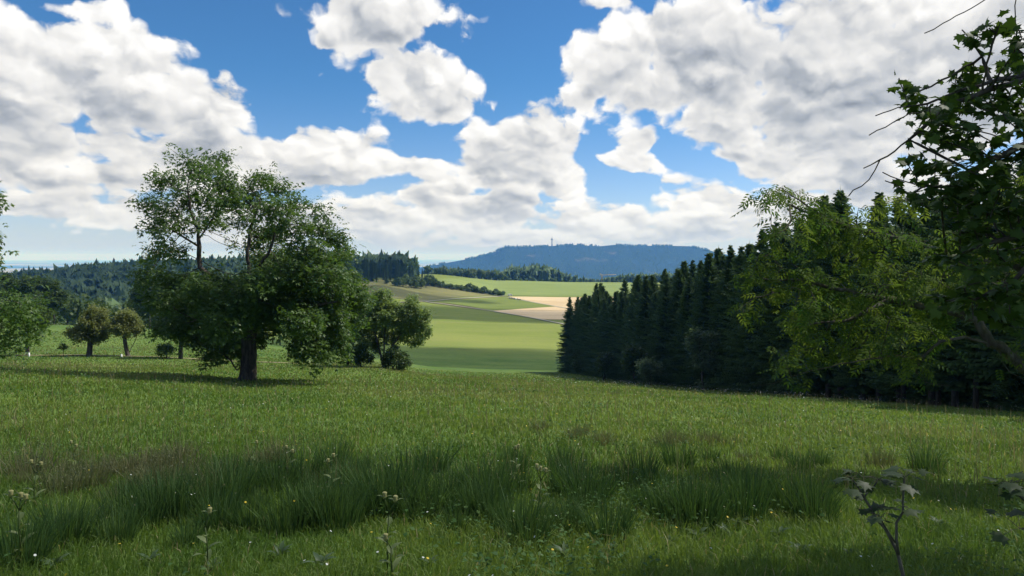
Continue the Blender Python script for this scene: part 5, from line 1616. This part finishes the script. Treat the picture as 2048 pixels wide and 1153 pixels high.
# ------------------------------------------------------------------ unseen clouds added overhead to cast shade on meadow, valley and hill
def shade_cloud_mat(name, cover):
  m_, q = new_mat(name)
  tr_ = q.n('ShaderNodeBsdfTransparent'); tr_.inputs[0].default_value = (1, 1, 1, 1)
  df = q.n('ShaderNodeBsdfTranslucent'); df.inputs[0].default_value = (.95, .95, .97, 1)
  tcg = q.n('ShaderNodeTexCoord')
  rv = q.v('MULTIPLY', q.v('SUBTRACT', tcg.outputs['Generated'], (.5, .5, .5)), (2.0, 2.0, 0.0))
  body = q.ss(q.m('ADD', q.v('LENGTH', rv, out='v'), q.m('MULTIPLY_ADD', q.noise(tcg.outputs['Generated'], 5.0, 4.0, .6), .7, -.35)), 1.0, 0.45)
  ms = q.n('ShaderNodeMixShader'); q.t.links.new(q.m('MULTIPLY', body, cover), ms.inputs[0])
  q.t.links.new(tr_.outputs[0], ms.inputs[1]); q.t.links.new(df.outputs[0], ms.inputs[2]); finish(q, ms.outputs[0])
  return m_
MAT_SHADE_CLOUD = shade_cloud_mat('shade_cloud_mist', .44); MAT_SHADE_CLOUD_THIN = shade_cloud_mat('thin_shade_cloud_mist', .03)
CLOUD_ALT = 850.0
def shade_cloud(cx, cy_, rx_, ry_, r, rot=0.0, gz0=-15.0, mat=None):
    """unseen flat-bottomed cumulus, placed so that its shadow is centred on (cx, cy_)"""
    sft = np.array(SUN_DIR) / SUN_DIR.z * (CLOUD_ALT - gz0)
    nu_, nv_ = 72, 22
    th = np.linspace(0, 2 * math.pi, nu_, endpoint=False); ph = np.linspace(-math.pi / 2, math.pi / 2, nv_)
    TH, PH = np.meshgrid(th, ph)
    d = np.stack([np.cos(PH) * np.cos(TH), np.cos(PH) * np.sin(TH), np.sin(PH)], -1)
    k = 1 + 1.4 * fbm(d[..., 0] * 2.2 + 7 + r.uniform(0, 20), d[..., 1] * 2.2 + d[..., 2] * 1.7 + 9, 4)
    x = d[..., 0] * rx_ * k; y = d[..., 1] * ry_ * k; z = np.where(d[..., 2] > 0, d[..., 2] * k * min(rx_, ry_) * .7, d[..., 2] * 12)
    c_, s_ = math.cos(rot), math.sin(rot)
    V_ = np.stack([x * c_ - y * s_, x * s_ + y * c_, z], -1).reshape(-1, 3)
    i_, j_ = np.meshgrid(np.arange(nv_ - 1), np.arange(nu_), indexing='ij'); j2_ = (j_ + 1) % nu_
    Q_ = np.stack([i_ * nu_ + j_, i_ * nu_ + j2_, (i_ + 1) * nu_ + j2_, (i_ + 1) * nu_ + j_], -1).reshape(-1, 4)
    o = obj('shade_cloud', mesh_np('shade_cloud', V_, Q_, mat or MAT_SHADE_CLOUD, True), loc=(cx + sft[0], cy_ + sft[1], CLOUD_ALT))
    return tag(o, 'unseen cumulus added overhead to shade the ground', 'shade_cloud', kind='stuff')
rc = np.random.default_rng(5)
shade_cloud(15, 40, 330, 260, rc, mat=MAT_SHADE_CLOUD_THIN)
shade_cloud(-14, -74, 190, 82, rc, gz0=-1)  # thick one added to darken the nearest grass in place of tree shade
shade_cloud(60, 230, 230, 60, rc, .15, -38)
shade_cloud(-60, 480, 200, 62, rc, .1, -38)
shade_cloud(-90, 610, 110, 34, rc, .2, -25)
shade_cloud(-480, 750, 520, 480, rc, .1, -40)  # added to put the wooded hill on the left in shade

# ------------------------------------------------------------------ the air itself
MAT_HAZE = bpy.data.materials.new('haze_air'); MAT_HAZE.use_nodes = True
ht = MAT_HAZE.node_tree; ht.nodes.clear()
pv_ = ht.nodes.new('ShaderNodeVolumePrincipled')
pv_.inputs['Color'].default_value = (0.11, 0.36, 1.0, 1)
pv_.inputs['Absorption Color'].default_value = (1, 1, 1, 1)
pv_.inputs['Density'].default_value = 1.0e-4
pv_.inputs['Anisotropy'].default_value = 0.0
ho = ht.nodes.new('ShaderNodeOutputMaterial'); ht.links.new(pv_.outputs[0], ho.inputs['Volume'])
m = MB(); m.box((0, 0, -110), (130000, 130000, 500))
hz = obj('haze', m.mesh('haze', MAT_HAZE))
tag(hz, 'thin blue summer haze over the valley and plain', 'haze', kind='stuff')
